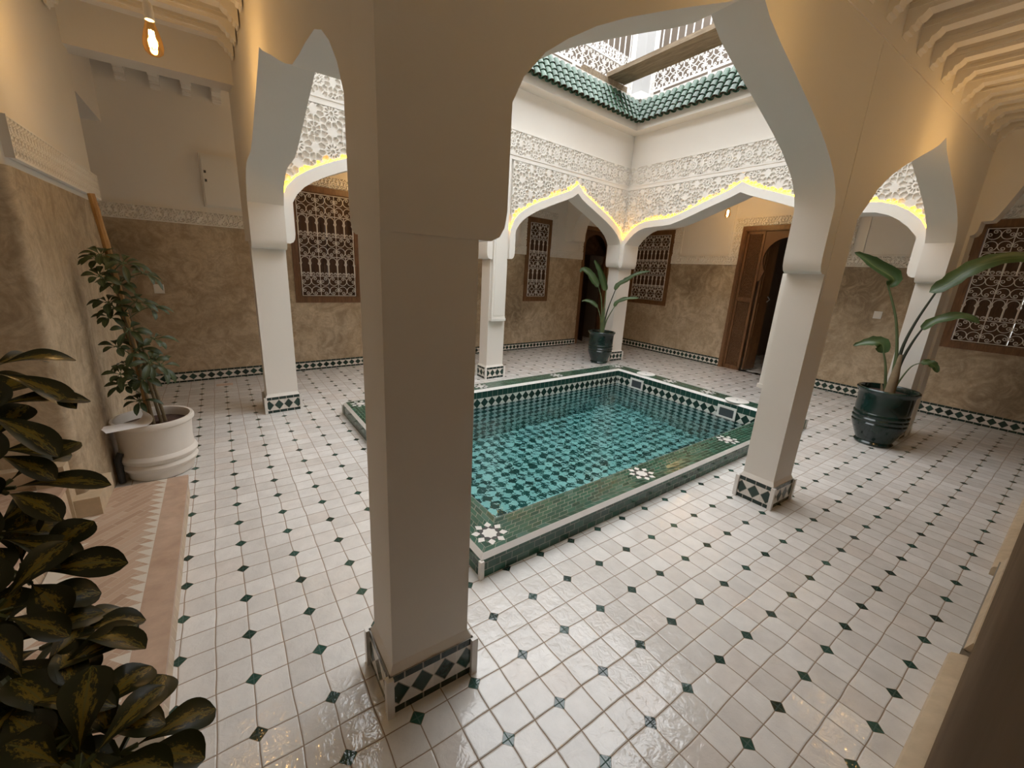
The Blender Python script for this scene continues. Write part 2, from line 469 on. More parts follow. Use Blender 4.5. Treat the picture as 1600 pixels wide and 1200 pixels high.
for x in (-5.3, -4.15, -3.0, -1.85):
    y0 = 23.05 + .078 * (x + 2)
    beam(lambda q, c, z, x=x, y0=y0: (x + c, y0 - q, z), y0 - 16.4, .34, 14.2, 14.95).build('beam', m_plaster, ceil_o)

def wall(frame, name, L, openings, ztop, dado=8.1, depth=.5, mats=None):
    """openings: (s0,s1,z0,z1). lower part tadelakt, upper plaster; with reveals"""
    S = sorted({0, L, *[o[0] for o in openings], *[o[1] for o in openings]}); Z = sorted({0, dado, ztop, *[o[2] for o in openings], *[o[3] for o in openings]})
    b = MB(); T = frame.T
    for a0, a1 in zip(S, S[1:]):
        for z0, z1 in zip(Z, Z[1:]):
            m = ((a0 + a1) / 2, (z0 + z1) / 2)
            if any(o[0] < m[0] < o[1] and o[2] < m[1] < o[3] for o in openings): continue
            b.poly([T(a0, 0, z0), T(a1, 0, z0), T(a1, 0, z1), T(a0, 0, z1)], mi=0 if z1 <= dado else 1)
    for s0, s1, z0, z1 in openings:
        for q in ([(s0, z0), (s0, z1)], [(s1, z1), (s1, z0)], [(s0, z1), (s1, z1)], [(s1, z0), (s0, z0)]):
            b.poly([T(q[0][0], 0, q[0][1]), T(q[1][0], 0, q[1][1]), T(q[1][0], -depth, q[1][1]), T(q[0][0], -depth, q[0][1])], mi=0)
    return struct(b.build(name, mats or [m_tad, m_plaster], recalc=False, weld=True))

LWo = [(LW.sx(.95), LW.sx(4.85), 4.17, 10.78), (LW.sx(18.72), LW.sx(21.58), 4.22, 11.1), (LW.sx(25.8), LW.sx(29.75), 0, 11.14)]
BWo = [(BW.sy(23.45), BW.sy(18.93), 4.33, 10.95), (BW.sy(12.93), BW.sy(6.3), 0, 10.85), (BW.sy(.5), BW.sy(-4.3), 3.88, 10.5)]
wall(LW, 'wall_left', LW.L, LWo, 15.2); wall(BW, 'wall_back', BW.L, BWo, 15.2)

# near wall beside the camera, stair pillar wall and the outer shell
NW = Fr((31, -4.585), (-12, -4.585), (0, 0))
m_tad_shaded = simple('shaded_tadelakt', (.135, .092, .055), .9, 2.2, .25, .2, 20, spec=.1)  # tadelakt darkened so its colour carries the shade close to the camera
wall(NW, 'wall_front', NW.L, [], 15.2, mats=[m_tad_shaded, m_plaster])
WX = -5.85
b = MB(); T = lambda q, c, z: (WX + c, q, z)
def chamfer_block(b, y0, y1, x0, x1, z0, z1, mi, r=.16):
    P = [(x1, y1), (x1, y0 + r), (x1 - r * .3, y0 + r * .3), (x1 - r, y0), (x0, y0), (x0, y1)]
    n = len(P); i = b.add([(x, y, z0) for x, y in P] + [(x, y, z1) for x, y in P])
    b.f.append(tuple(i + k for k in range(n))); b.f.append(tuple(i + n + k for k in range(n)))
    for k in range(n): b.f.append((i + k, i + (k + 1) % n, i + n + (k + 1) % n, i + n + k))
    b.uv += [None] * (n + 2); b.mi += [mi] * (n + 2)
chamfer_block(b, 8.22, 16.25, -12, WX, 0, 8.1, 0); chamfer_block(b, 8.26, 16.2, -12, WX - .03, 8.1, 14.2, 1)
struct(b.build('wall_stair', [m_tad, m_plaster], smooth=50))
b = MB(); b.box(-12.2, -12, -5, 27, 0, 15.2); b.box(-12, WX, -5, 1.45, 0, 14); b.box(-12, -6.2, 16.2, 22.9, 12.0, 15); struct(b.build('wall_far_left', m_plaster))
# lintel between the left column and the stair wall
b = MB(); b.box(WX - .05, -1.45, 15.68, 16.55, 12.62, 14.95); struct(b.build('trim_1', m_plaster))

# ------------------------------------------------------------------ arcades
def mirrored(half, W): return half + [(W - s, z) for s, z in reversed(half) if s < W / 2 - 1e-6]
def narrow(W, dz):
    h = [(0, 7.0), (.18, 7.0), (.30, 7.06), (.37, 7.18), (.40, 7.38), (.40, 8.62)]
    a = [(.55, 8.93), (.85, 9.27), (1.2, 9.52), (1.65, 9.79), (2.2, 10.06), (2.9, 10.36), (3.6, 10.65), (4.3, 10.93), (4.8, 11.16), (5.22, 11.45)]
    return mirrored([(s, z + dz) for s, z in h + [(s * W / 10.44, z) for s, z in a[:-1]] + [(W / 2, 11.45)]], W)
def wide(W, dz, k=1.0):
    h = [(0, 7.0), (.18, 7.0), (.30, 7.06), (.37, 7.18), (.40, 7.38), (.40, 8.68)]
    a = [(.62, 9.08), (.95, 9.42), (1.3, 9.66), (1.7, 9.81), (2.3, 9.86), (2.85, 9.87), (3.45, 9.92), (4.1, 10.14), (4.8, 10.42), (5.5, 10.72), (6.2, 11.0), (6.7, 11.2)]
    return mirrored([(s, z + dz) for s, z in h + [(s * W / 14.3, z) for s, z in a]] + [(W / 2, 11.42 + dz)], W)

pr1 = narrow(10.45 - 0.0, 0); P2a, P2b, P3a = 10.45, 11.63, 22.42
s_of = lambda x: NA.sx(x)
W1 = s_of(P2a) - s_of(0); W2 = s_of(P3a) - s_of(P2b)
out = [(0, 7.0)] + [(s_of(0) + s, z) for s, z in narrow(W1, 0)] + [(s_of(P2b), 7.0), (s_of(P2b), 8.5)] + [(s_of(P2b) + s, z) for s, z in narrow(W2, .1) if not (s < 1 and z < 8.8)] + [(NA.L, 7.1), (NA.L, TOP), (0, TOP)]
b = MB(); b.prism(out, NA.T, 0, -NAT)
b.box(s_of(-1.2), s_of(23.8), -.005, .03, 12.3, CEIL, NA.T)
b.box(s_of(10.52), s_of(11.6), -.005, .012, 6.3, 12.3, NA.T)
struct(b.build('wall_courtyard_front', m_plaster, smooth=28))
out = [(s, z) for s, z in wide(PLf.L, 0)] + [(PLf.L, TOP), (0, TOP)]
b = MB(); b.prism(out, PLf.T, 0, -PLT); b.box(-.35, .0, -PLT, -.04, 7.02, TOP, PLf.T); b.box(PLf.L, PLf.L + .3, -PLT, -.002, 7.3, TOP, PLf.T); struct(b.build('wall_courtyard_left', m_plaster, smooth=28))
DZ = .27
sL1 = 1.24; sQ0 = LQ.sx(10.52)
prLQ = narrow(sQ0 - sL1, DZ); prQF = narrow(QF.sx(22.87) - QF.sx(11.80), DZ + .1); sQ1 = QF.sx(11.80)
b = MB()
b.prism([(0, 7.27)] + [(sL1 + s, z) for s, z in prLQ] + [(LQ.L, 7.27), (LQ.L, TOP), (0, TOP)], LQ.T, 0, -FT)
b.prism([(0, 7.27)] + [(sQ1 + s, z) for s, z in prQF] + [(QF.L, 7.37), (QF.L, TOP), (0, TOP)], QF.T, 0, -FT)
struct(b.build('wall_courtyard_back', m_plaster, smooth=28))
prFP = wide(FP.L, DZ + .05)
b = MB(); b.prism(prFP + [(FP.L, TOP), (0, TOP)], FP.T, 0, -FPT); struct(b.build('wall_courtyard_right', m_plaster, smooth=28))

# cross arches of the side galleries
CF = Fr((23.35, 18.95), (23.35, 25.05), (10, 20))
b = MB(); hb = [(0, 9.5), (.9, 9.5), (1.0, 9.6), (1.02, 10.2), (1.18, 10.89), (1.53, 11.42), (2.1, 11.8), (2.75, 12.03), (3.05, 12.1)]
b.prism(mirrored(hb, 6.1) + [(6.1, 15), (0, 15)], CF.T, 0, -1.5); struct(b.build('wall_cross_back', m_plaster, smooth=28))
CP = Fr((23.45, -.25), (23.45, -4.585), (10, -2))
hb = [(0, 9.07), (.10, 9.1), (.22, 9.16), (.29, 9.3), (.31, 9.66), (.62, 9.68), (.72, 9.85), (.88, 10.25), (1.12, 10.92), (1.5, 11.5), (2.168, 12.1)]
b = MB(); b.prism([(0, 0), (.12, 0)] + [(.12, 9.05)] + mirrored(hb, CP.L)[1:-1] + [(CP.L - .12, 9.05), (CP.L - .12, 0), (CP.L, 0), (CP.L, 14), (0, 14)], CP.T, 0, -.95)
struct(b.build('wall_cross_front', m_plaster, smooth=28))

# ------------------------------------------------------------------ columns
def column(label, x0, x1, y0, y1, h, slope=0, ph=.72, pw=.08, pilaster=None, group=None):
    """square shaft on a diamond-tiled plinth with a sloped plaster collar"""
    cx, cy = (x0 + x1) / 2, (y0 + y1) / 2
    t = thing('column', label, 'column', (cx, cy, 0))
    sh = lambda x: slope * (x - cx)
    b = MB(); R4 = lambda e, z: [(x0 - e, y0 - e + sh(x0), z), (x1 + e, y0 - e + sh(x1), z), (x1 + e, y1 + e + sh(x1), z), (x0 - e, y1 + e + sh(x0), z)]
    b.loft([R4(0, ph - .05), R4(0, h)], True, True); b.build('shaft', m_plaster, t)
    b = MB(); b.loft([R4(pw - .015, ph - .02), R4(pw - .03, ph + .02), R4(.0, ph + .14)], True, True); b.build('collar', m_ledge if 0 else m_plaster, t)
    b = MB(); A, B = R4(pw, 0), R4(pw, ph)
    for i in range(4):
        j = (i + 1) % 4; L = math.dist(A[i], A[j]); n = max(3, round(L / .36)); e = .16
        b.poly([A[i], A[j], B[j], B[i]], [(e, 0), (n - e, 0), (n - e, 1), (e, 1)])
    b.poly(B, [(0, .95)] * 4)
    p = b.build('plinth', m_diamond, t)
    b = MB()
    for i in range(4):
        x, y, _ = R4(pw + .004, 0)[i]; b.box(x - .055, x + .055, y - .055, y + .055, 0, ph)
    b.build('corner_strip', m_pool_white, p)
    if pilaster: pilaster(t)
    return t
column('thick off-white square column nearest the camera on a tiled plinth', -1.25, 0, .31, 1.2, 7.05, -.023)
def pilP2(t):
    b = MB(); b.box(10.58, 11.5, .9, 1.12, 3.6, 7.0); b.box(10.55, 11.53, .9, 1.16, 3.6, 3.72); b.build('raised_strip', m_trim, t)
column('off-white square column standing between the pool and the right-hand potted plant', 10.45, 11.63, .04, .94, 7.1, -.023, pilaster=pilP2)
column('white square column just behind the right-hand dark green pot', P3a, 23.82, -.26, .66, 7.15, -.023)
column('white square column left of the pool in front of the large grilled window', -1.53, -.29, 15.72, 16.72, 7.3, .1)
def pilQ(t):
    b = MB(); s0 = LQ.sx(10.62); T = lambda q, c, z: LQ.T(s0 + q, c, z)
    b.box(0, 1.02, -.02, .16, 3.72, 12.85, T); b.box(.12, .90, .15, .19, 3.98, 12.6, T); b.box(-.04, 1.06, -.02, .24, 3.66, 3.82, T); b.box(-.02, 1.04, -.02, .20, 3.82, 3.92, T)
    b.build('raised_strip', m_trim, t)
column('slim white column with a raised strip beside the narrow grilled window', 10.52, 11.80, 17.02, 17.95, 7.3, .09, pilaster=pilQ)
def capF(t):
    b = MB(); b.lathe([(.02, 7.2), (.12, 7.24), (.19, 7.34), (.2, 7.5), (.2, 9.1), (.02, 9.25)], (22.88, 17.92, 0), 16); b.build('corner_roll', m_trim, t, smooth=40)
column('white corner column next to the dark doorway and the far potted plant', 22.87, 24.30, 17.96, 19.0, 7.4, 0, pilaster=capF)

# ------------------------------------------------------------------ carved plaster (real relief)
def relief(b, T, s0, s1, z0, z1, res, pat, depth, mask=None, c0=0.0):
    ns = max(2, int(round((s1 - s0) / res)) + 1); nz = max(2, int(round((z1 - z0) / res)) + 1)
    S = np.linspace(s0, s1, ns); Zs = np.linspace(z0, z1, nz); SS, ZZ = np.meshgrid(S, Zs)
    H = pat(SS - s0, ZZ - z0) * depth + c0
    keep = np.ones_like(SS, bool) if mask is None else mask(SS, ZZ)
    idx = -np.ones(SS.shape, int); pts = []; k = 0
    q = keep[:-1, :-1] & keep[1:, :-1] & keep[:-1, 1:] & keep[1:, 1:]
    use = np.zeros_like(keep); use[:-1, :-1] |= q; use[1:, :-1] |= q; use[:-1, 1:] |= q; use[1:, 1:] |= q
    for i, j in zip(*np.nonzero(use)):
        idx[i, j] = k; k += 1; pts.append(T(SS[i, j], H[i, j], ZZ[i, j]))
    fs = [(int(idx[i, j]), int(idx[i, j + 1]), int(idx[i + 1, j + 1]), int(idx[i + 1, j])) for i, j in zip(*np.nonzero(q))]
    if fs: b.faces(pts, fs)
def sm(x): x = np.clip(x, 0, 1); return x * x * (3 - 2 * x)
def petals(r, th, n, rc, rw, aw, off=0.0):
    a = 2 * PI / n; t = (th + off) % a - a / 2
    w = aw * (.55 + .45 * np.clip((r - rc + rw) / (2 * rw), 0, 1))
    return 1 - ((r - rc) / rw) ** 2 - (r * t / w) ** 2
def rosette_tile(N=150, n=12):
    """one square of interlaced strapwork: ribs run between the cells of a twelve-petalled rosette"""
    P = [(.5, .5, 1.0)]
    for r, off, wgt in ((.125, 0, 1.0), (.315, PI / n, 1.0), (.50, 0, 1.0)):
        P += [(.5 + r * math.cos(2 * PI * k / n + off), .5 + r * math.sin(2 * PI * k / n + off), wgt) for k in range(n)]
    P.append((0, 0, 1.0)); P += [(.135 * math.cos(PI * k / 4 + PI / 8), .135 * math.sin(PI * k / 4 + PI / 8), 1.0) for k in range(8)]
    pts = np.array([(x + i, y + j) for x, y, _ in P for i in (-1, 0, 1) for j in (-1, 0, 1) if -.3 < x + i < 1.3 and -.3 < y + j < 1.3])
    g = (np.arange(N) + .5) / N; X_, Y_ = np.meshgrid(g, g)
    D = np.sqrt((X_[..., None] - pts[:, 0]) ** 2 + (Y_[..., None] - pts[:, 1]) ** 2); D.partition(1, axis=-1)
    return D[..., 1] - D[..., 0]
TILE = rosette_tile()
def rosettes(cell, rib=.034, edge=.8):
    cu, cv = cell if isinstance(cell, tuple) else (cell, cell); N = TILE.shape[0]
    def f(u, v):
        i = np.minimum(((v / cv) % 1 * N).astype(int), N - 1); j = np.minimum(((u / cu) % 1 * N).astype(int), N - 1)
        return 1 - sm((TILE[i, j] - rib) / (rib * edge))
    return f
def fine(cell):
    def f(u, v):
        row = np.floor(v / cell); x = ((u + (row % 2) * cell / 2) % cell) - cell / 2; y = (v % cell) - cell / 2
        r = np.hypot(x, y) / cell; th = np.arctan2(y, x)
        hole = np.maximum(petals(r, th, 5, .27, .15, .10, row % 3), 1 - (r / .06) ** 2)
        x2 = ((u + cell / 2 + (row % 2) * cell / 2) % cell) - cell / 2; y2 = ((v + cell / 2) % cell) - cell / 2; hole = np.maximum(hole, 1 - (np.hypot(x2, y2) / cell / .13) ** 2)
        return 1 - sm(hole * 2.0 + .1)
    return f
def offset_curve(pr, W, d, zs):
    """outer edge of the plain band around an opening (half computed, mirrored)"""
    h = [p for p in pr if p[0] <= W / 2 + 1e-6]; o = []
    for i, (s, z) in enumerate(h):
        if z < zs: o.append((0.0, z)); continue
        a = h[max(i - 1, 0)]; c = h[min(i + 1, len(h) - 1)]
        if i == len(h) - 1: c = (W - h[i - 1][0], h[i - 1][1])
        tx, tz = c[0] - a[0], c[1] - a[1]; l = math.hypot(tx, tz) or 1; nx, nz = -tz / l, tx / l
        k = d * (1.25 if i == len(h) - 1 else 1.0)
        o.append((max(0.0, s + nx * k), z + nz * k))
    return mirrored(o, W)
def courtyard_face(fr, s0, pr, W, zs, name_no, wall_name, srange, panel=(9.0, 12.78), dc=.46):
    outer = offset_curve(pr, W, dc, zs); T = fr.T
    b = MB(); n = len(pr); c1 = .16
    A = [T(s0 + p[0], c1, p[1]) for p in pr]; B = [T(s0 + p[0], c1, p[1]) for p in outer]; Cc = [T(s0 + p[0], .0, p[1]) for p in outer]; D = [T(s0 + p[0], 0, p[1]) for p in pr]
    b.loft([D, A, B, Cc], False); struct(b.build('trim_%d' % name_no, m_trim, smooth=35))
    i0 = next(i for i, p in enumerate(pr) if p[1] >= zs); path = [T(s0 + p[0], .07, p[1] + .035) for p in outer[i0:n - i0]]
    b = MB(); b.tube(path, .046, 6); struct(b.build('light_strip', m_led, bpy.data.objects[wall_name], smooth=60))
    xs = np.array([s0 + p[0] for p in outer]); zz = np.array([p[1] for p in outer])
    xs = np.maximum.accumulate(xs)
    mask = lambda S, Z: (Z > np.interp(S, xs, zz, left=99, right=99) - .02)
    b = MB(); relief(b, T, s0 + .02, s0 + W - .02, panel[0], panel[1], .025, rosettes(1.42, .030, .55), .16, mask, -.055)
    struct(b.build('trim_%d' % (name_no + 1), m_trim, recalc=False))
    b = MB(); a0, a1 = srange
    relief(b, T, a0, a1, 13.12, 14.28, .027, rosettes((1.16, 1.16)), .15, None, -.06)
    struct(b.build('trim_%d' % (name_no + 2), m_trim, recalc=False))
    b = MB(); b.prism([(a0, 12.80), (a1, 12.80), (a1, 13.10), (a0, 13.10)], T, -.01, .10); b.box(a0, a1, -.01, .13, 13.02, 13.10, T); b.box(a0, a1, -.01, .11, 14.28, 14.34, T)
    struct(b.build('trim_%d' % (name_no + 3), m_trim))
courtyard_face(LQ, sL1, prLQ, sQ0 - sL1, 8.85, 10, 'wall_courtyard_back', (1.2, LQ.L))
courtyard_face(QF, sQ1, prQF, QF.sx(22.87) - sQ1, 8.95, 20, 'wall_courtyard_back', (0, QF.sx(22.87)))
courtyard_face(FP, 0, prFP, FP.L, 8.95, 30, 'wall_courtyard_right', (0, FP.L))

# bands of fine carving on the gallery walls, with plain fillets
def band(no, fr, spans, z0=8.12, z1=8.70, res=.042, cell=.22, vert=()):
    b = MB(); g = MB()
    for a, c in spans:
        relief(b, fr.T, a, c, z0, z1, res, fine(cell), .15, None, -.06)
        g.box(a - .03, a, -.06, .10, z0 - .05, z1 + .04, fr.T); g.box(c, c + .03, -.06, .10, z0 - .05, z1 + .04, fr.T)
        g.box(a, c, -.01, .10, z0 - .05, z0, fr.T); g.box(a, c, -.01, .10, z1, z1 + .04, fr.T)
    for s0, s1, za, zb in vert:
        relief(b, fr.T, s0, s1, za, zb, res, fine(cell), .15, None, -.06)
    struct(b.build('trim_%d' % no, m_trim, recalc=False)); struct(g.build('trim_%d' % (no + 1), m_trim))
def around(o, w=.6): s0, s1, z0, z1 = o; return [(s0 - w, s0, 8.7, z1 + w), (s1, s1 + w, 8.7, z1 + w), (s0, s1, z1 + .03, z1 + w)]
g = [o for o in LWo]
band(40, LW, [(LW.sx(-9), g[0][0]), (g[0][1], g[1][0]), (g[1][1], g[2][0]), (g[2][1], LW.L - .6)], vert=around(g[0]) + around(g[1]) + around(g[2]))
g = [o for o in BWo]
band(42, BW, [(.8, g[0][0]), (g[0][1], g[1][0]), (g[1][1], g[2][0])], vert=around(g[0]) + around(g[1]) + around(g[2]))
SW = Fr((WX, 8.26), (WX, 16.2), (0, 10))
band(44, SW, [(.16, 7.94)], 8.30, 8.98, .025, .20)
b = MB()                                                             # moulded rectangles on the upper plaster
def moulding(T, s0, s1, z0, z1, w=.08, c=.05):
    b.box(s0, s1, -.01, c, z0, z0 + w, T); b.box(s0, s1, -.01, c, z1 - w, z1, T); b.box(s0, s0 + w, -.01, c, z0, z1, T); b.box(s1 - w, s1, -.01, c, z0, z1, T)
moulding(BW.T, BW.sy(18.2), BW.sy(13.75), 8.82, 12.4); moulding(BW.T, BW.sy(5.2), BW.sy(1.3), 8.82, 12.4)
moulding(LW.T, LW.sx(12), LW.sx(18), 8.82, 12.4); struct(b.build('trim_50', m_trim))

# ------------------------------------------------------------------ skirtings
def skirting(name, fr, spans, h=.62, t=.07, pitch=.40):
    b = MB()
    for a, c in spans:
        n = round((c - a) / pitch)
        b.poly([fr.T(a, t, 0), fr.T(c, t, 0), fr.T(c, t, h), fr.T(a, t, h)], [(0, 0), (n, 0), (n, 1), (0, 1)])
        b.poly([fr.T(a, t, h), fr.T(c, t, h), fr.T(c, 0, h), fr.T(a, 0, h)], [(0, .99)] * 4)
        for e in (a, c): b.poly([fr.T(e, t, 0), fr.T(e, t, h), fr.T(e, 0, h), fr.T(e, 0, 0)], [(0, .99)] * 4)
    struct(b.build(name, m_diamond, recalc=False))
skirting('baseboard_left', LW, [(LW.sx(-9), LWo[2][0]), (LWo[2][1], LW.L - .6)], .56)
skirting('baseboard_back', BW, [(.8, BWo[1][0]), (BWo[1][1], BW.L - .4)], .66)
b = MB(); T = NW.T; s0, s1 = NW.sx(24), NW.sx(-4)
a, c = NW.sx(12.2), NW.sx(7.7)
pf = lambda w, h: [(0, 0), (w, 0), (w, h * .55), (w - .03, h * .75), (.03, h), (0, h)]
q_ = lambda q, cc, z: T(cc, q, z)
b.prism(pf(.24, .32), q_, c, s1); b.prism(pf(.20, .32), q_, s0, a); b.prism([(0, .40), (.10, .40), (.02, .62), (0, .62)], q_, a, c)
struct(b.build('baseboard_front', m_ledge, smooth=30))
skirting('baseboard_tiles', NW, [(a, c)], .42, .115)

# ------------------------------------------------------------------ entrance steps
def step(label, x0, x1, y0, y1, z0, z1, nose=.46, sides=True):
    t = thing('stone_step', label, 'step', ((x0 + x1) / 2, (y0 + y1) / 2, z0))
    b = MB(); b.box(x0, x1 - .03, y0 + .03, y1 - .02, z0, z1 - .09); 
    P = lambda y, z: (x1 - .028, y, z)
    b.poly([P(y0 + .03, z0), P(y1 - .02, z0), P(y1 - .02, z1 - .09), P(y0 + .03, z1 - .09)], [(0, 0), (y1 - y0, 0), (y1 - y0, z1 - z0), (0, z1 - z0)])
    b.build('riser', m_riser, t, recalc=False)
    xi, yi = x1 - nose, y0 + nose
    b = MB(); zt = z1
    b.prism([(x1, y0), (x1, y1), (xi, y1), (xi, yi), (x0, yi), (x0, y0)], lambda q, c, y: (q, y, c), z1 - .1, z1); b.build('nosing', m_nosing, t)
    b = MB(); w = xi - x0
    pts = [(x0, yi), (xi, yi), (xi, y1), (x0, y1)]
    b.box(x0, xi, yi, y1, z1 - .09, z1 - .006)
    b.poly([(x, y, z1 - .004) for x, y in pts], [(y, xi - x) for x, y in pts]); b.build('tread', m_tread, t, recalc=False)
    return t
step('low stone landing with diagonal brick paving beside the white pot', -6.06, -4.05, 1.52, 9.25, 0, .6)
step('upper stone step behind the landing, half hidden by variegated leaves', -8.4, -6.06, 1.5, 8.0, 0, 1.5, .42)
# plaster plinth hugging the foot of the stair wall
b = MB()
b.box(-6.06, WX + .26, 7.9, 8.3, .6, 1.05); b.box(WX - .05, WX + .255, 8.29, 9.3, .6, 1.045)
b.box(-6.5, -6.03, 7.85, 8.3, .6, 1.95); b.box(-8.4, -6.45, 7.98, 8.31, 1.5, 1.94)
struct(b.build('baseboard_stair', m_ledge))

# ------------------------------------------------------------------ pool
PI_ = shrink(PO, 1.17)
pool = thing('swimming_pool', 'rectangular plunge pool lined with green and white mosaic in the courtyard', 'swimming pool', (10.8, 8.5, 0))
KZ = .57
def ringwall(b, A, B, zA, zB, uvmode=None, mi=0, closed=True):
    for i in range(4):
        j = (i + 1) % 4; L = math.dist(A[i], A[j]); pa, pb, qa, qb = (*A[i], zA), (*A[j], zA), (*B[j], zB), (*B[i], zB)
        d = math.dist((A[i][0], A[i][1], zA), (B[i][0], B[i][1], zB)) if uvmode is None else 0
        uv = [(0, 0), (L, 0), (L, d), (0, d)] if uvmode is None else [(0, zA), (L, zA), (L, zB), (0, zB)]
        b.poly([pa, pb, qa, qb], uv, mi)
b = MB(); ringwall(b, PO, PO, 0, KZ - .10); Pt = shrink(PO, .10); Pj = shrink(PI_, -.10)
ringwall(b, Pt, Pj, KZ, KZ); kerb = b.build('kerb', m_coping, pool, recalc=False)
b = MB(); ringwall(b, PO, Pt, KZ - .10, KZ + .002); ringwall(b, Pj, PI_, KZ + .002, KZ - .12)
for x, y in PO:
    b.box(x - .05, x + .05, y - .05, y + .05, 0, KZ - .11)
b.build('white_edging', m_pool_white, kerb, recalc=False)
WZ, BZ = -.40, -5.0
b = MB(); ringwall(b, PI_, PI_, KZ - .12, BZ, 'z'); b.build('basin_wall', m_basin_wall, pool, recalc=False)
b = MB(); b.poly([(*p, BZ) for p in PI_], [p for p in PI_]); b.build('basin_floor', m_basin_floor, pool, recalc=False)
b = MB(); Wp = shrink(PI_, -.08); i = b.add([(*p, BZ - .1) for p in Wp] + [(*p, WZ) for p in Wp])
for f in ((3, 2, 1, 0), (4, 5, 6, 7), (0, 1, 5, 4), (1, 2, 6, 5), (2, 3, 7, 6), (3, 0, 4, 7)): b.f.append(tuple(i + k for k in f)); b.uv.append(None); b.mi.append(0)
b.build('water', m_water, pool)
RWp = Fr(PI_[2], PI_[1], (10, 8))
for y in (12.1, 5.95):
    s = RWp.sy(y); b = MB(); T = RWp.T
    sk = MB(); moul = [(-.52, .52, .22, .34), (-.52, .52, -.36, -.24), (-.52, -.40, -.24, .22), (.40, .52, -.24, .22)]
    for a0, a1, z0, z1 in moul: sk.box(s + a0, s + a1, 0, .05, z0 - .08, z1 - .08, T)
    so = sk.build('skimmer_frame', m_plastic, pool)
    sk = MB(); sk.box(s - .4, s + .4, -.02, .02, -.32, .14, T); sk.build('skimmer_flap', m_grey, so)
for x, y in ((19.85, 11.98), (19.5, 5.76)):
    b = MB(); b.lathe([(.58, KZ), (.58, KZ + .03), (.55, KZ + .045), (.02, KZ + .045)], (x, y, 0), 40); lo = b.build('skimmer_lid', m_plastic, pool, smooth=30)
    b = MB(); b.lathe([(.05, KZ + .045), (.05, KZ + .05), (.01, KZ + .05)], (x, y, 0), 12); b.build('lid_hole', m_grey, lo)
def star(cx, cy, rad=.40):
    b = MB()
    for k in range(8):
        a = k * PI / 4 + PI / 8; q = lambda r, t: (cx + r * rad * math.cos(a + t), cy + r * rad * math.sin(a + t), KZ + .004)
        b.poly([q(.56, 0), q(.84, -.285), q(1.12, 0), q(.84, .285)])
    pts = []
    for k in range(16): r = (.50 if k % 2 else .40) * rad; pts.append((cx + r * math.cos(k * PI / 8), cy + r * math.sin(k * PI / 8), KZ + .004))
    b.poly(pts); b.build('star_mosaic', m_pool_white, kerb, recalc=False)
    b = MB(); pts = []
    for k in range(16): r = (.98 if k % 2 else .60) * rad; pts.append((cx + r * math.cos(k * PI / 8 - PI / 8 + PI / 8), cy + r * math.sin(k * PI / 8), KZ + .002))
    b.poly(pts); b.build('star_ground', m_black, kerb, recalc=False)
for p in ((1.92, 2.66), (7.8, 2.83), (13.4, 3.0), (19.45, 3.25), (19.63, 7.49), (19.72, 10.07), (19.84, 14.4), (13.9, 14.12), (8.28, 13.88), (1.9, 13.6), (1.9, 8.2)): star(*p)
b = MB(); b.lathe([(.12, 0), (.12, .05), (.02, .06)], (0, 0, 0), 14)
FWp = Fr(PI_[3], PI_[2], (10, 8)); s = FWp.sx(14.0); b.v = [FWp.T(s + x, z, -1.1 + y) for x, y, z in b.v]; b.build('inlet_nozzle', m_plastic, pool, smooth=40)

# ------------------------------------------------------------------ iron scrollwork
def c_scroll(cx, cz, Rr, ang):
    """C-shaped scroll in the plane, bulging towards ang, with curled ends"""
    out = []
    half = R(118)
    def end(sign):
        e = ang + sign * half; ex, ez = cx + Rr * math.cos(e), cz + Rr * math.sin(e); r1 = Rr * .42
        c0x, c0z = ex - r1 * math.cos(e), ez - r1 * math.sin(e); pts = []
        for k in range(1, 15):
            f = k / 14; a = e + sign * f * R(430); r = r1 * (1 - .72 * f); pts.append((c0x + r * math.cos(a), c0z + r * math.sin(a)))
        return pts
    mid = [(cx + Rr * math.cos(ang + R(a)), cz + Rr * math.sin(ang + R(a))) for a in range(-118, 119, 14)]
    return list(reversed(end(-1))) + mid + end(1)
def scroll_row(b, T, s0, n, w, z0, h, r=.02, c=0):
    for i in range(n):
        for fx in (.25, .75):
            for fz in (.25, .75):
                ang = math.atan2((.5 - fz) * h, (.5 - fx) * w)
                p = c_scroll(s0 + (i + fx) * w, z0 + fz * h, .235 * min(w, h) * 1.03, ang); b.tube([T(x, c, z) for x, z in p], r, 4)
        for x in (s0 + i * w,) + ((s0 + n * w,) if i == n - 1 else ()): b.tube([T(x, c, z0), T(x, c, z0 + h)], r * 1.15, 4)
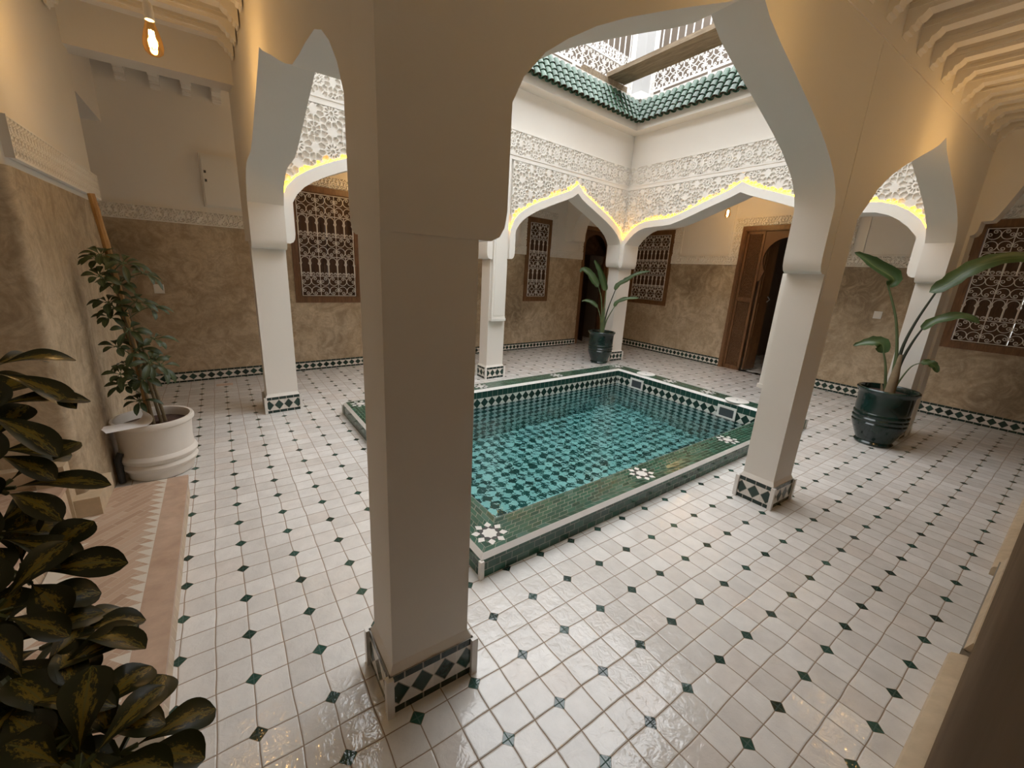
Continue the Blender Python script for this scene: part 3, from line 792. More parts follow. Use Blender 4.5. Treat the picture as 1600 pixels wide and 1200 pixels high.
def baluster_row(b, T, s0, n, w, z0, h, r=.02, c=0):
    m = 2 * n; q = w / 2
    for i in range(m + 1):
        x = s0 + i * q; b.tube([T(x, c, z0), T(x, c, z0 + h * .62)], r * 1.9, 6); b.tube([T(x, c, z0 + h * .62), T(x, c, z0 + h)], r * 1.1, 4)
        b.tube([T(x - .06, c, z0 + .62 * h), T(x, c, z0 + .70 * h), T(x + .06, c, z0 + .62 * h), T(x, c, z0 + .55 * h), T(x - .06, c, z0 + .62 * h)], r * .8, 4)
    for i in range(m):
        x = s0 + (i + .5) * q; zc = z0 + h * .76; rr = q * .43
        pts = [(x + rr * math.cos(R(a)), zc + rr * math.sin(R(a))) for a in range(-42, 223, 15)]
        b.tube([T(a_, c, z_) for a_, z_ in [(x + q * .44, z0 + .56 * h)] + pts + [(x - q * .44, z0 + .56 * h)]], r, 4)
        for sg in (-1, 1):
            sp = [(x + sg * q * .22 + math.cos(a) * q * .2 * (1 - .6 * a / 9) * sg, z0 + .11 * h + math.sin(a) * q * .2 * (1 - .6 * a / 9)) for a in np.linspace(0, 9, 14)]
            b.tube([T(a_, c, z_) for a_, z_ in sp], r * .8, 4)
def grille_window(no, fr, o, cells, fw=.34):
    s0, s1, z0, z1 = o; T = fr.T
    t = thing('window_%d' % no, '', 'window', fr.T((s0 + s1) / 2, 0, z0)); del t['label'], t['category']; struct(t)
    b = MB()
    for a0, a1, b0, b1 in ((s0, s1, z0, z0 + fw), (s0, s1, z1 - fw, z1), (s0, s0 + fw, z0 + fw, z1 - fw), (s1 - fw, s1, z0 + fw, z1 - fw)):
        b.box(a0, a1, -.30, .05, b0, b1, T)
    for a0, a1, b0, b1 in ((s0 + fw, s1 - fw, z0 + fw, z0 + fw + .06), (s0 + fw, s1 - fw, z1 - fw - .06, z1 - fw)): b.box(a0, a1, -.3, -.02, b0, b1, T)
    struct(b.build('frame', m_wood, t))
    gi0, gi1, gz0, gz1 = s0 + fw + .06, s1 - fw - .06, z0 + fw + .08, z1 - fw - .08; w = (gi1 - gi0) / cells; h = (gz1 - gz0) / 5
    b = MB()
    for k in range(5):
        (scroll_row if k % 2 == 0 else baluster_row)(b, T, gi0, cells, w, gz0 + k * h, h, .021, .06)
    for k in range(6): b.tube([T(gi0, .06, gz0 + k * h), T(gi1, .06, gz0 + k * h)], .024, 4)
    for x in (gi0, gi1): b.tube([T(x, .06, gz0), T(x, .06, gz1)], .028, 4)
    struct(b.build('grille', m_iron, t, smooth=60))
    n = cells
    sa, sb = s0 + fw, s1 - fw; pw_ = (sb - sa) / 2
    for k in range(2):                                                   # two shutter leaves with raised panels
        a0, a1 = sa + k * pw_ + .01, sa + (k + 1) * pw_ - .01; b = MB(); zz0, zz1 = z0 + fw + .06, z1 - fw - .06
        b.box(a0, a1, -.30, -.22, zz0, zz1, T)
        for q in (0, 1): b.box(a0 if q == 0 else a1 - .22, a0 + .22 if q == 0 else a1, -.23, -.16, zz0, zz1, T)
        for zq in (zz0, (zz0 + zz1) / 2 - .12, zz1 - .24): b.box(a0, a1, -.23, -.16, zq, zq + .24, T)
        struct(b.build('shutter', m_wood_dark, t))
grille_window(1, LW, LWo[0], 3); grille_window(2, LW, LWo[1], 2, .36); grille_window(3, BW, BWo[0], 4, .36); grille_window(4, BW, BWo[2], 4, .36)

# ------------------------------------------------------------------ doors
def dark_room(b, T, s0, s1, d, zt):
    P = [(s0, -.5), (s1, -.5), (s1, -d), (s0, -d)]
    b.poly([T(s0, -d, 0), T(s1, -d, 0), T(s1, -d, zt), T(s0, -d, zt)]); b.poly([T(s0, -.4, 0), T(s0, -d, 0), T(s0, -d, zt), T(s0, -.4, zt)]); b.poly([T(s1, -.4, 0), T(s1, -d, 0), T(s1, -d, zt), T(s1, -.4, zt)]); b.poly([T(s0, -.4, zt), T(s1, -.4, zt), T(s1, -d, zt), T(s0, -d, zt)])
    b.poly([T(s0, -.5, -.0), T(s1, -.5, -.0), T(s1, -.5, zt), T(s0, -.5, zt)]) if 0 else None
def arch_panel(b, T, s0, s1, zbot, ztop, c, zs, rad, c0, c1, mi=0):
    """panel with a horseshoe-arched opening: c centre, zs spring height"""
    n = 22; arc = [(c + rad * math.cos(a), zs + rad * math.sin(a)) for a in np.linspace(R(208), R(-28), n)]
    l = c - rad * .80; r_ = c + rad * .80
    out = [(s0, zbot), (l, zbot), (l, zs - rad * .85), (l - .06, zs - rad * .75), (l + .04, zs - rad * .62)] + arc + [(r_ - .04, zs - rad * .62), (r_ + .06, zs - rad * .75), (r_, zs - rad * .85), (r_, zbot), (s1, zbot), (s1, ztop), (s0, ztop)]
    b.prism(out, T, c0, c1, mi)
def frame_of(b, T, s0, s1, zt, w, c0, c1):
    b.box(s0, s0 + w, c0, c1, 0, zt, T); b.box(s1 - w, s1, c0, c1, 0, zt, T); b.box(s0 + w, s1 - w, c0, c1, zt - w, zt, T)
# door 1: arched doorway behind the far plant
s0, s1, _, zt = LWo[2]; T = LW.T
d = struct(thing('door_1', '', '', LW.T((s0 + s1) / 2, 0, 0))); del d['label'], d['category']
b = MB(); frame_of(b, T, s0, s1, zt, .32, -.4, .06); struct(b.build('frame', m_wood, d))
b = MB(); arch_panel(b, T, s0 + .32, s1 - .32, .0, zt - .32, (s0 + s1) / 2, 8.75, 1.72, -.3, -.12); struct(b.build('arched_panel', m_wood_dark, d, smooth=30))
b = MB(); T2 = lambda q, c, z: T(s0 + 1.62 + q * .45, -.35 - q * .9, z); b.box(0, 2.2, -.06, .06, .1, 9.6, T2)
for za, zb in ((.5, 3.9), (4.5, 9.0)): b.box(.25, 1.95, -.1, .1, za, zb, T2)
struct(b.build('door_leaf', m_wood_dark, d))
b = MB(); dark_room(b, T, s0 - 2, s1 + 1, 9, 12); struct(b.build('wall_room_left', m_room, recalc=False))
# door 2: large carved double door with one leaf open
s0, s1, _, zt = BWo[1]; T = BW.T
d = struct(thing('door_2', '', '', BW.T((s0 + s1) / 2, 0, 0))); del d['label'], d['category']
b = MB(); frame_of(b, T, s0, s1, zt, .36, -.35, .10); frame_of(b, T, s0 + .1, s1 - .1, zt - .1, .2, -.1, .16); struct(b.build('frame', m_wood, d))
cA = (s0 + s1) / 2; ia, ib = s0 + .36, s1 - .36
for a0, a1 in ((ia, cA - 1.62), (cA + 1.62, ib)):
    b = MB()
    b.box(a0, a1, -.20, -.12, 0, zt - .36, T)
    for q in ((a0, a0 + .18, 0, zt - .36), (a1 - .16, a1, 0, zt - .36), (a0, a1, 0, .3), (a0, a1, 5.35, 5.65), (a0, a1, zt - .56, zt - .36)): b.box(q[0], q[1], -.15, -.02, q[2], q[3], T)
    lf = struct(b.build('side_leaf', m_wood, d))
    b = MB()
    for za, zb in ((.34, 5.32), (5.68, zt - .6)):
        w, h = a1 - a0, zb - za
        b.poly([T(a0 + .2, -.105, za), T(a1 - .18, -.105, za), T(a1 - .18, -.105, zb), T(a0 + .2, -.105, zb)], [(0, za), (w, za), (w, zb), (0, zb)])
    struct(b.build('carved_panel', m_carved, lf, recalc=False))
b = MB(); b.prism([(cA - 1.62, 6.9), (cA - 1.42, 7.0), (cA - 1.38, 7.25)] + [(cA + 1.5 * math.cos(a), 8.5 + 1.5 * math.sin(a)) for a in np.linspace(R(215), R(-35), 24)] + [(cA + 1.38, 7.25), (cA + 1.42, 7.0), (cA + 1.62, 6.9), (cA + 1.62, zt - .36), (cA - 1.62, zt - .36)], T, -.2, -.08)
struct(b.build('arched_spandrel', m_carved, d, smooth=30))
b = MB(); T2 = lambda q, c, z: T(cA - 1.46 + q * .03 + c, -.25 - q, z)
b.box(0, 1.5, -.07, .07, .12, 10.0, T2)
for za, zb in ((.5, 2.2), (2.6, 5.3), (5.8, 9.4)): b.box(.2, 1.3, -.11, .11, za, zb, T2)
lf = struct(b.build('door_leaf', m_wood, d)); b = MB(); b.tube([T2(1.36, .08, 5.4), T2(1.36, .26, 5.6), T2(1.36, .08, 5.8)], .04, 6); struct(b.build('handle', m_steel, lf))
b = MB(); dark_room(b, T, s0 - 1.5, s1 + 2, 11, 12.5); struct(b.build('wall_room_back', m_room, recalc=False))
# dim bench inside the room
b = MB(); b.box(cA - .2, cA + 3.2, -8, -6.8, 0, 2.3, T); b.box(cA - .2, cA + 3.2, -8.2, -7.9, 2.3, 4.2, T); o = b.build('bench', m_wood_dark); recentre(o); tag(o, 'dark bench in the dim room behind the carved door', 'bench')

# ------------------------------------------------------------------ cornice, roof tiles, terrace
def cornice(no, fr, s0, s1, e0, e1):
    """e0/e1: mitre sign at each end (+1 = inner corner)"""
    T = fr.T; b = MB()
    prof = [(0, 16.40), (.72, 16.45), (.72, 16.98), (.62, 17.02), (0, 17.9), (-.3, 17.9), (-.3, 16.40)]
    A = [T(s0 + e0 * c, c, z) for c, z in prof]; B = [T(s1 - e1 * c, c, z) for c, z in prof]; b.loft([A, B], True, True)
    struct(b.build('trim_%d' % no, m_plaster))
    b = MB(); pr = [(0.34, 17.2), (.34, 18.52), (-.5, 18.52), (-.5, 17.2)]
    A = [T(s0 + e0 * c, c, z) for c, z in pr]; B = [T(s1 - e1 * c, c, z) for c, z in pr]; b.loft([A, B], True, True); b.build('parapet', m_trim)
    o = bpy.data.objects['parapet']; o.name = 'trim_%d' % (no + 1); struct(o)
def rooftiles(no, fr, s0, s1, e0, e1, pitch=.485):
    b = MB(); T = fr.T; c_lo, z_lo, c_hi, z_hi = 1.0, 16.80, .30, 18.25; L = math.hypot(c_hi - c_lo, z_hi - z_lo)
    dc, dz = (c_hi - c_lo) / L, (z_hi - z_lo) / L; nc, nz = dz, -dc                                  # outward normal in (c,z)
    rows = 4; rl = L / rows; n = int((s1 - s0) / pitch)
    for k in range(n):
        sc_ = s0 + (k + .5) * (s1 - s0) / n
        for r in range(rows):
            l0, l1 = r * rl - .02, (r + 1) * rl + .10; rings_o, rings_i = [], []
            cm = c_lo + dc * l0
            lim0, lim1 = s0 + e0 * cm, s1 - e1 * cm
            if sc_ < lim0 - .1 or sc_ > lim1 + .1: continue
            for l, ra, lift in ((l0, .225, .045), (l1, .20, .0)):
                ro, ri = [], []
                for a in np.linspace(0, PI, 9):
                    for rad, lst in ((ra, ro), (ra - .035, ri)):
                        q = sc_ + rad * math.cos(a); hh = rad * math.sin(a) * 1.0 + lift + .02; lst.append(T(q, c_lo + dc * l + nc * hh, z_lo + dz * l + nz * hh))
                rings_o.append(ro); rings_i.append(ri)
            b.loft(rings_o, False, False, 0); b.loft(rings_i, False, False, 1); b.loft([rings_o[0], rings_i[0]], False, False, 1)
            if r == 0: b.poly([tuple(Vector(p) * .82 + Vector(p2) * .18) for p, p2 in zip(rings_i[0], rings_i[1])], None, 1)
        # the channel tile between two barrels
        q0 = sc_ + .5 * (s1 - s0) / n; rings = []
        if s0 + e0 * c_lo < q0 < s1 - e1 * c_lo:
            for l in (-.05, L): rings.append([T(q0 + .2 * math.cos(a), c_lo + dc * l + nc * (.16 - .2 * math.sin(a)) * 1, z_lo + dz * l + nz * (.16 - .2 * math.sin(a))) for a in np.linspace(0, PI, 7)])
            b.loft(rings, False, False, 0)
    struct(b.build('trim_%d' % no, [m_roof, m_roof_in], smooth=45, recalc=False))
sF = QF.sx(22.87)
cornice(60, LQ, 1.24, LQ.L, 1, 0); cornice(62, QF, 0, sF, 0, 1); cornice(64, FP, 0, FP.L, 1, 1)
NB = Fr((0, 1.23), (22.42, .66), (10, 8)); PB = Fr((0, 1.22), (-.29, 15.75), (10, 8))
cornice(66, NB, 0, NB.L, 1, 1); cornice(68, PB, 0, PB.L, 1, 1)
rooftiles(70, LQ, 1.24, LQ.L, 1, 0); rooftiles(71, QF, 0, sF, 0, 1); rooftiles(72, FP, 0, FP.L, 1, 1)
b = MB()
for ring in (RING_N, RING_L, RING_B, RING_R): slab(b, ring, 16.6, 16.9)
struct(b.build('floor_terrace', m_upper))
b = MB(); b.box(-13, 33, 25.6, 26.2, 15, 31.0); b.box(31.2, 31.8, -6, 26, 15, 31.0); b.box(-13, 33, -6.2, -5.6, 15, 31.0); b.box(-13.6, -13, -6, 26, 15, 31.0); struct(b.build('wall_terrace', m_upper))
def railing(label, fr, s0, s1, off, extra):
    t = thing('railing', label, 'railing', fr.T((s0 + s1) / 2, off, 18.52)); T = lambda q, c, z: fr.T(q, off + c, z)
    b = MB(); b.box(s0, s1, -.05, .05, 18.85, 18.95, T); b.box(s0, s1, -.05, .05, 20.05, 20.13, T); b.box(s0, s1, -.06, .06, 23.3, 23.45, T); b.build('rails', m_rail, t)
    n = int((s1 - s0) / .98); w = (s1 - s0) / n; b = MB(); scroll_row(b, T, s0, n, w, 18.95, 1.1, .03); b.build('scroll_panel', m_rail, t, smooth=60)
    if extra:
        b = MB(); n2 = int((s1 - s0) / .62); scroll_row(b, lambda q, c, z: T(q, c, z), s0, n2, (s1 - s0) / n2, 20.13, .62, .024); b.build('scroll_band', m_rail, t, smooth=60)
    m = int((s1 - s0) / .56)
    for k in range(m + 1):
        q = s0 + (s1 - s0) * k / m; b = MB(); b.tube([T(q, 0, 20.05), T(q, 0, 23.35)], .045, 6); b.build('baluster', m_rail, t)
    for k in range(int((s1 - s0) / 3.4) + 1):
        q = s0 + 1.0 + k * 3.4; b = MB(); b.box(q - .08, q + .08, -.06, .06, 18.5, 18.86, T); b.build('foot', m_rail, t)
    return t
railing('white scroll railing on the roof ledge left of the white terrace pillar', QF, .6, sF - 1.0, .0, True)
railing('white scroll railing on the roof ledge right of the white terrace pillar', FP, .9, FP.L - .5, .0, False)
px_, py_ = 23.05, 18.1
t = thing('pillar', 'white moulded terrace pillar rising at the corner between two railings', 'pillar', (px_, py_, 18.5))
b = MB(); b.box(px_ - .62, px_ + .5, py_ - .62, py_ + .5, 18.5, 31); b.build('shaft', m_pillar, t)
b = MB()
for dx, dy in ((-.72, .42), (.42, -.72), (-.72, .25), (.25, -.72)): b.box(px_ + dx - .05, px_ + dx + .1, py_ + dy - .05, py_ + dy + .1, 18.5, 31)
b.box(px_ - .70, px_ + .5, py_ - .70, py_ + .5, 18.5, 19.0); b.build('moulding', m_rail, t)
b = MB(); b.box(18.95, 20.65, 1.0, 17.4, 18.87, 19.12); o = recentre(b.build('wooden_plank', m_plank)); tag(o, 'long weathered scaffold plank spanning the open roof of the courtyard', 'plank')
b = MB(); b.box(QF.sx(16.7), QF.sx(21.0), .09, .34, 18.525, 18.86, QF.T); o = recentre(b.build('wooden_plank', m_plank)); tag(o, 'short wooden plank lying on the ledge under the end of the long plank', 'plank')

# ------------------------------------------------------------------ lamps
def bulb(label, x, y, z, ztop, power, group=None):
    t = thing('pendant_bulb', label, 'lamp', (x, y, z))
    b = MB(); b.lathe([(.01, -.34), (.09, -.33), (.16, -.27), (.185, -.16), (.17, -.02), (.125, .16), (.085, .28), (.075, .34)], (x, y, z), 20, caps=False); b.build('glass', m_glass, t, smooth=60)
    b = MB()
    for k in range(4):
        a = k * PI / 2; b.tube([(x + .035 * math.cos(a), y + .035 * math.sin(a), z + .14), (x + .05 * math.cos(a), y + .05 * math.sin(a), z - .18)], .012, 5)
    b.build('filament', m_fil, t)
    b = MB(); b.lathe([(.02, .32), (.085, .33), (.09, .40), (.085, .62), (.05, .68), (.02, .69)], (x, y, z), 16); b.build('socket', m_plastic, t, smooth=40)
    b = MB(); b.tube([(x, y, z + .68), (x + .02, y, z + 1.0), (x - .02, y + .02, z + 1.5), (x, y, ztop)], .022, 5); b.build('cord', m_cord, t)
    l = bpy.data.lights.new('bulb_light', 'POINT'); l.energy = power; l.color = (1.0, .66, .34); l.shadow_soft_size = .02 / U * 1.0
    lo = bpy.data.objects.new('bulb_light', l); COL.objects.link(lo); lo.location = (x, y, z - .02); LIGHTS.append(l)
    return t
LIGHTS = []
BP = 9.0
bulb('glowing amber filament bulb hanging over the left gallery near the white pot', -3.38, 9.0, 11.17, 14.1, BP * .62)
bulb('small glowing bulb hanging in the far gallery left of the carved door', 27.2, 12.5, 11.45, CEIL, BP)
bulb('amber filament bulb hanging over the far gallery in front of the large left window', 5.4, 20.6, 11.6, 14.9, BP * .9)
bulb('unseen filament bulb added over the front gallery to brighten the nearest column', 5.2, -2.4, 11.0, CEIL, BP * .13)  # unseen bulb, added to warm and brighten the nearest column
bulb('amber filament bulb hanging over the front gallery, out of the picture to the right', 16.2, -2.3, 11.0, CEIL, BP * .45)

# ------------------------------------------------------------------ small fittings
t = thing('electrical_cabinet', 'white metal cabinet door on the wall above the carved frieze', 'cabinet', LW.T(LW.sx(-1.9), 0, 9.02)); T = LW.T; a, c = LW.sx(-2.82), LW.sx(-.95)
b = MB(); b.box(a - .08, c + .08, -.02, .12, 8.98, 11.44, T); b.build('frame', m_plastic, t); b = MB(); b.box(a, c, .05, .20, 9.06, 11.32, T); dd = b.build('door', m_plastic, t)
for z in (10.55, 10.15): b = MB(); b.box(a + .06, a + .15, .19, .23, z, z + .12, T); b.build('latch', m_grey, dd)
def switch(label, fr, s, z):
    t = thing('light_switch', label, 'switch', fr.T(s, 0, z)); b = MB(); b.box(s - .2, s + .2, -.01, .045, z - .22, z + .22, fr.T); b.build('plate', m_plastic, t)
    b = MB(); b.box(s - .13, s + .13, .04, .065, z - .14, z + .14, fr.T); b.build('rocker', m_trim, t)
switch('white wall switch on the tan wall behind the tall staked plant', LW, LW.sx(-5.2), 4.87); switch('white wall switch between the carved door and the right-hand window', BW, BW.sy(3.56), 5.26)
b = MB(); b.box(-3.42, -2.68, 21.25, 21.7, 0, .012); o = recentre(b.build('floor_drain', m_nosing)); tag(o, 'small rectangular floor drain cover near the tiled skirting', 'drain')

# ------------------------------------------------------------------ plants
def blade(b, base, tip, width, up, droop=.0, n=7, cup=.15, mi=0, widest=.6, m=4):
    """leaf blade from base to tip; uv u -1..1 across, v 0..1 along"""
    B, Tp = Vector(base), Vector(tip); ax = Tp - B; L = ax.length; upv = Vector(up).normalized(); side = ax.cross(upv)
    if side.length < 1e-6: side = ax.cross(Vector((.3, 1, .2)))
    side.normalize(); nv = side.cross(ax).normalized(); pts = []; uvs = []
    for i in range(n + 1):
        t = i / n
        sq = t ** (math.log(.5) / math.log(widest)); w = width * .5 * max(.04, (1 - abs(2 * sq - 1) ** (1.6 if t < widest else 2.6)) ** .8)
        c = B + ax * t + nv * (droop * L * (t * (1 - t) * 1.4) ) - Vector((0, 0, 1)) * droop * L * t * t * .6
        for j in range(-m // 2, m // 2 + 1):
            u = j / (m / 2); pts.append(tuple(c + side * w * u + nv * cup * w * u * u)); uvs.append((u, t))
    k = m + 1; fs = [(i * k + j, i * k + j + 1, (i + 1) * k + j + 1, (i + 1) * k + j) for i in range(n) for j in range(m)]
    b.faces(pts, fs, uvs, mi)
def bez(p0, p1, p2, n=8):
    a, b_, c = map(Vector, (p0, p1, p2)); return [tuple(a * (1 - t) ** 2 + b_ * 2 * t * (1 - t) + c * t * t) for t in [i / n for i in range(n + 1)]]
def whorl(lb, centre, axis, n, length, width, rnd, tilt=.35, droop=.15, vary=.25, widest=.6, seg=8, m=4):
    ax = Vector(axis).normalized(); e1 = ax.cross(Vector((0, 0, 1)))
    if e1.length < .05: e1 = Vector((1, 0, 0))
    e1.normalize(); e2 = ax.cross(e1); c = Vector(centre)
    for k in range(n):
        a = 2 * PI * k / n + rnd.uniform(-.25, .25); d = (e1 * math.cos(a) + e2 * math.sin(a)); L = length * (1 + rnd.uniform(-vary, vary))
        tl = tilt + rnd.uniform(-.25, .25)
        d2 = (d * math.cos(tl) + ax * math.sin(tl)).normalized(); st = c + d2 * length * .18
        lb.tube([tuple(c), tuple(st)], .012 * length / .4, 4, 1)
        blade(lb, st, c + d2 * L, width * (1 + rnd.uniform(-.15, .2)), ax + d * .2, droop, seg, .22, 0, widest, m)

# tall staked umbrella plant in a white pot
wx, wy = -4.84, 11.34
wp = thing('potted_plant', 'tall umbrella plant tied to a bamboo stake in a white pot by the left wall', 'potted plant', (wx, wy, 0))
b = MB(); b.lathe([(.74, 0), (.80, .04), (.86, .30), (.93, .36), (.96, .44), (.93, .52), (.90, .55), (.96, .62), (.98, .70), (.94, .78), (.90, .82), (.89, 1.1), (.91, 1.45), (.93, 1.62), (.99, 1.68), (1.0, 1.76), (.97, 1.82), (.90, 1.82), (.87, 1.74), (.86, 1.45), (.02, 1.45)], (wx, wy, 0), 48)
pot = b.build('pot', m_potwhite, wp, smooth=35)
b = MB()
nn = 28
for rr in (1,):
    rings = [[(wx + r * math.cos(2 * PI * k / nn), wy + r * math.sin(2 * PI * k / nn), 1.56 + .06 * math.sin(k * 2.3 + r * 9) * (r < .8)) for k in range(nn)] for r in (.875, .6, .3, .02)]
    b.loft(rings, True, False)
b.build('soil', m_soil, wp, smooth=60)
b = MB(); b.tube([(wx - .86, wy - .55, .05), (wx - .86, wy - .55, .5), (wx - .86, wy - .55, .8), (wx - .78, wy - .50, .95)], .085, 10); b.build('drain_pipe', m_black, wp, smooth=50)
st = [(-4.90, 11.28, 1.5), (-4.95, 11.28, 3.6), (-5.03, 11.27, 5.3), (-5.12, 11.26, 6.8), (-5.22, 11.25, 8.0)]
b = MB(); fine_p = []; rad = []
for i in range(len(st) - 1):
    for t in (0, .33, .66): fine_p.append(tuple(Vector(st[i]).lerp(Vector(st[i + 1]), t)))
fine_p.append(st[-1]); rad = [.085 if i % 2 else .075 for i in range(len(fine_p))]
b.tube(fine_p, rad, 8); b.build('bamboo_stake', m_bamboo, wp, smooth=40)
b = MB(); rnd = random.Random(5)
for k, (dx, dy, top, lean) in enumerate(((.0, -.12, 6.3, -.10), (.16, .05, 5.4, -.05), (-.12, .1, 4.5, -.05), (.26, .1, 3.9, .05))):
    b.tube([(wx + dx + .02, wy + dy - .05, 1.5), (wx + dx * .8 - .05, wy + dy, 2.6), (wx + dx * .6 - .12, wy + dy, 4), (wx + dx * .5 - .18 + lean, wy + dy, top)], [.05, .045, .04, .03], 6)
b.build('stems', m_stem, wp, smooth=60)
b = MB()
CL = [(-5.62, 11.2, 6.3), (-5.24, 11.05, 6.5), (-4.84, 11.4, 6.3), (-4.45, 11.34, 6.05), (-5.5, 11.1, 5.85), (-5.4, 11.3, 5.25), (-4.7, 11.2, 5.2), (-5.2, 11.0, 5.05), (-4.45, 11.4, 5.0), (-5.6, 11.2, 4.75), (-4.95, 11.0, 4.45), (-5.35, 11.2, 4.05), (-4.5, 11.3, 4.1), (-5.2, 11.1, 3.5), (-4.42, 11.35, 3.45), (-5.35, 11.2, 3.2), (-4.85, 10.95, 3.0), (-5.5, 11.18, 2.85), (-5.05, 11.2, 2.3), (-4.6, 11.5, 5.5), (-4.35, 11.2, 4.6), (-4.9, 11.4, 3.8), (-4.6, 11.0, 3.6), (-4.3, 11.4, 2.95), (-5.0, 11.1, 5.7), (-4.75, 11.1, 4.75), (-5.05, 11.5, 2.7)]
for c in [q for q in CL if q not in ((-4.35, 11.2, 4.6), (-4.6, 11.5, 5.5), (-4.75, 11.1, 4.75), (-4.3, 11.4, 2.95))]:
    stem = (-4.92 - (c[2] - 2) * .05, 11.28, c[2] - .35); cc = Vector((max(c[0], -5.30), c[1] + rnd.uniform(-.35, .2), c[2] + rnd.uniform(-.05, .1)))
    b.tube(bez(stem, (cc.x * .6 + stem[0] * .4, cc.y, cc.z - .05), tuple(cc), 5), .014, 4, 1)
    outw = Vector(((cc.x + 4.95) * (.8 if cc.x > -5.2 else .2), cc.y - 11.48, .55))
    whorl(b, cc, outw, rnd.randint(6, 8), .50 if cc.x > -5.15 else .38, .155, rnd, .14, .42)
b.build('foliage', [m_leaf, m_stalk], wp, smooth=60, recalc=False)
# sheet of paper lying on the pot rim
b = MB(); pts = []; uvs = []; nx, ny = 12, 6
for i in range(nx + 1):
    for j in range(ny + 1):
        u, v = i / nx, j / ny; x = -.7 + u * 1.5; y = -.36 + v * .72; z = 1.84
        if u > .55: a = (u - .55) / .45 * 2.4; x = -.7 + .55 * 1.5 + .24 * math.sin(a); z += .2 * (1 - math.cos(a))
        ca, sa = math.cos(.42), math.sin(.42); pts.append((wx - .36 + x * ca - y * sa, wy - .72 + x * sa * .6 + y * ca, z + .02 * math.sin(v * 5)))
b.faces(pts, [(i * (ny + 1) + j, i * (ny + 1) + j + 1, (i + 1) * (ny + 1) + j + 1, (i + 1) * (ny + 1) + j) for i in range(nx) for j in range(ny)])
o = recentre(b.build('paper_sheet', m_paper, smooth=60, recalc=False)); tag(o, 'curled white paper sheet lying across the rim of the white pot', 'paper')

# glazed green pots with paddle-leaved plants
def greenpot(t, x, y, k=1.0, hk=1.0):
    b = MB(); pr = [(.60, 0), (.66, .02), (.70, .10), (.64, .17), (.68, .25), (.92, .85), (.965, 1.02), (.93, 1.08), (.97, 1.14), (.985, 1.22), (.94, 1.28), (.97, 1.34), (.98, 1.44), (.94, 1.50), (.955, 1.6), (.955, 2.0), (.97, 2.30), (1.0, 2.40), (1.06, 2.46), (1.08, 2.53), (1.04, 2.58), (.97, 2.57), (.93, 2.5), (.92, 2.25), (.02, 2.25)]
    b.lathe([(r * k, z * hk) for r, z in pr], (x, y, 0), 48); b.build('pot', m_greenpot, t, smooth=40)
    b = MB(); n = 24; b.loft([[(x + r * k * math.cos(2 * PI * q / n), y + r * k * math.sin(2 * PI * q / n), (2.34 + .05 * math.sin(q * 2.1 + r * 7) * (r < .8)) * hk) for q in range(n)] for r in (.93, .6, .3, .02)], True, False); b.build('soil', m_soil, t, smooth=60)
def paddle(t, path, leaf, width, up, stalkm, cup=.5, droop=.1, r0=.065):
    """leaf stalk (child) carrying one blade (sub-part)"""
    b = MB(); n = len(path); P = [Vector(p) for p in path]; pts = []
    for i in range(n - 1):
        p0, p1, p2, p3 = P[max(i - 1, 0)], P[i], P[i + 1], P[min(i + 2, n - 1)]
        for q in range(5):
            s = q / 5; pts.append(tuple(.5 * ((2 * p1) + (p2 - p0) * s + (2 * p0 - 5 * p1 + 4 * p2 - p3) * s * s + (-p0 + 3 * p1 - 3 * p2 + p3) * s ** 3)))
    pts.append(tuple(P[-1])); m = len(pts); b.tube(pts, [r0 * (1 - .6 * i / m) for i in range(m)], 7)
    s = b.build('leaf_stalk', stalkm, t, smooth=60)
    b = MB(); L = [Vector(p) for p in leaf]; k = len(L); nseg = 14; pts = []; uvs = []; mm = 6
    def at(q):
        f = q * (k - 1); i = min(int(f), k - 2); s_ = f - i; p0, p1, p2, p3 = L[max(i - 1, 0)], L[i], L[i + 1], L[min(i + 2, k - 1)]
        return .5 * ((2 * p1) + (p2 - p0) * s_ + (2 * p0 - 5 * p1 + 4 * p2 - p3) * s_ * s_ + (-p0 + 3 * p1 - 3 * p2 + p3) * s_ ** 3)
    for i in range(nseg + 1):
        q = i / nseg; c = at(q); ax = (at(min(1, q + .02)) - at(max(0, q - .02))).normalized(); sd = ax.cross(Vector(up)).normalized(); nv = sd.cross(ax)
        w = width * .5 * (max(0.0, math.sin(PI * min(1, q ** .72 * 1.0))) ** .6 if 0 < q < 1 else .03) * (1 - .16 * abs(math.sin(q * 21 + width * 9)) ** 6)
        for j in range(-mm // 2, mm // 2 + 1):
            u = j / (mm / 2); wob = .03 * math.sin(q * 19 + u * 2) * abs(u); pts.append(tuple(c + sd * w * u * (1 - .25 * cup * abs(u)) + nv * (cup * w * u * u + wob))); uvs.append((u, q))
    kk = mm + 1; b.faces(pts, [(i * kk + j, i * kk + j + 1, (i + 1) * kk + j + 1, (i + 1) * kk + j) for i in range(nseg) for j in range(mm)], uvs)
    b.build('leaf_blade', m_leafs, s, smooth=60, recalc=False)
gx, gy = 20.9, .2
gp = thing('potted_plant', 'large-leaved plant in a dark green glazed pot near the right-hand window', 'potted plant', (gx, gy, 0)); greenpot(gp, gx, gy)
cam_up = (-.55, -.2, .8)
paddle(gp, [(20.92, .12, 2.3), (20.90, .22, 3.5), (20.88, .32, 4.32), (20.81, .64, 5.62), (20.71, 1.18, 6.94)], [(20.71, 1.16, 6.85), (20.72, 1.05, 7.2), (20.60, 1.73, 7.66), (20.52, 2.1, 7.95), (20.43, 2.55, 8.25)], .66, (-.8, -.3, .35), m_stalk, .8, r0=.085)
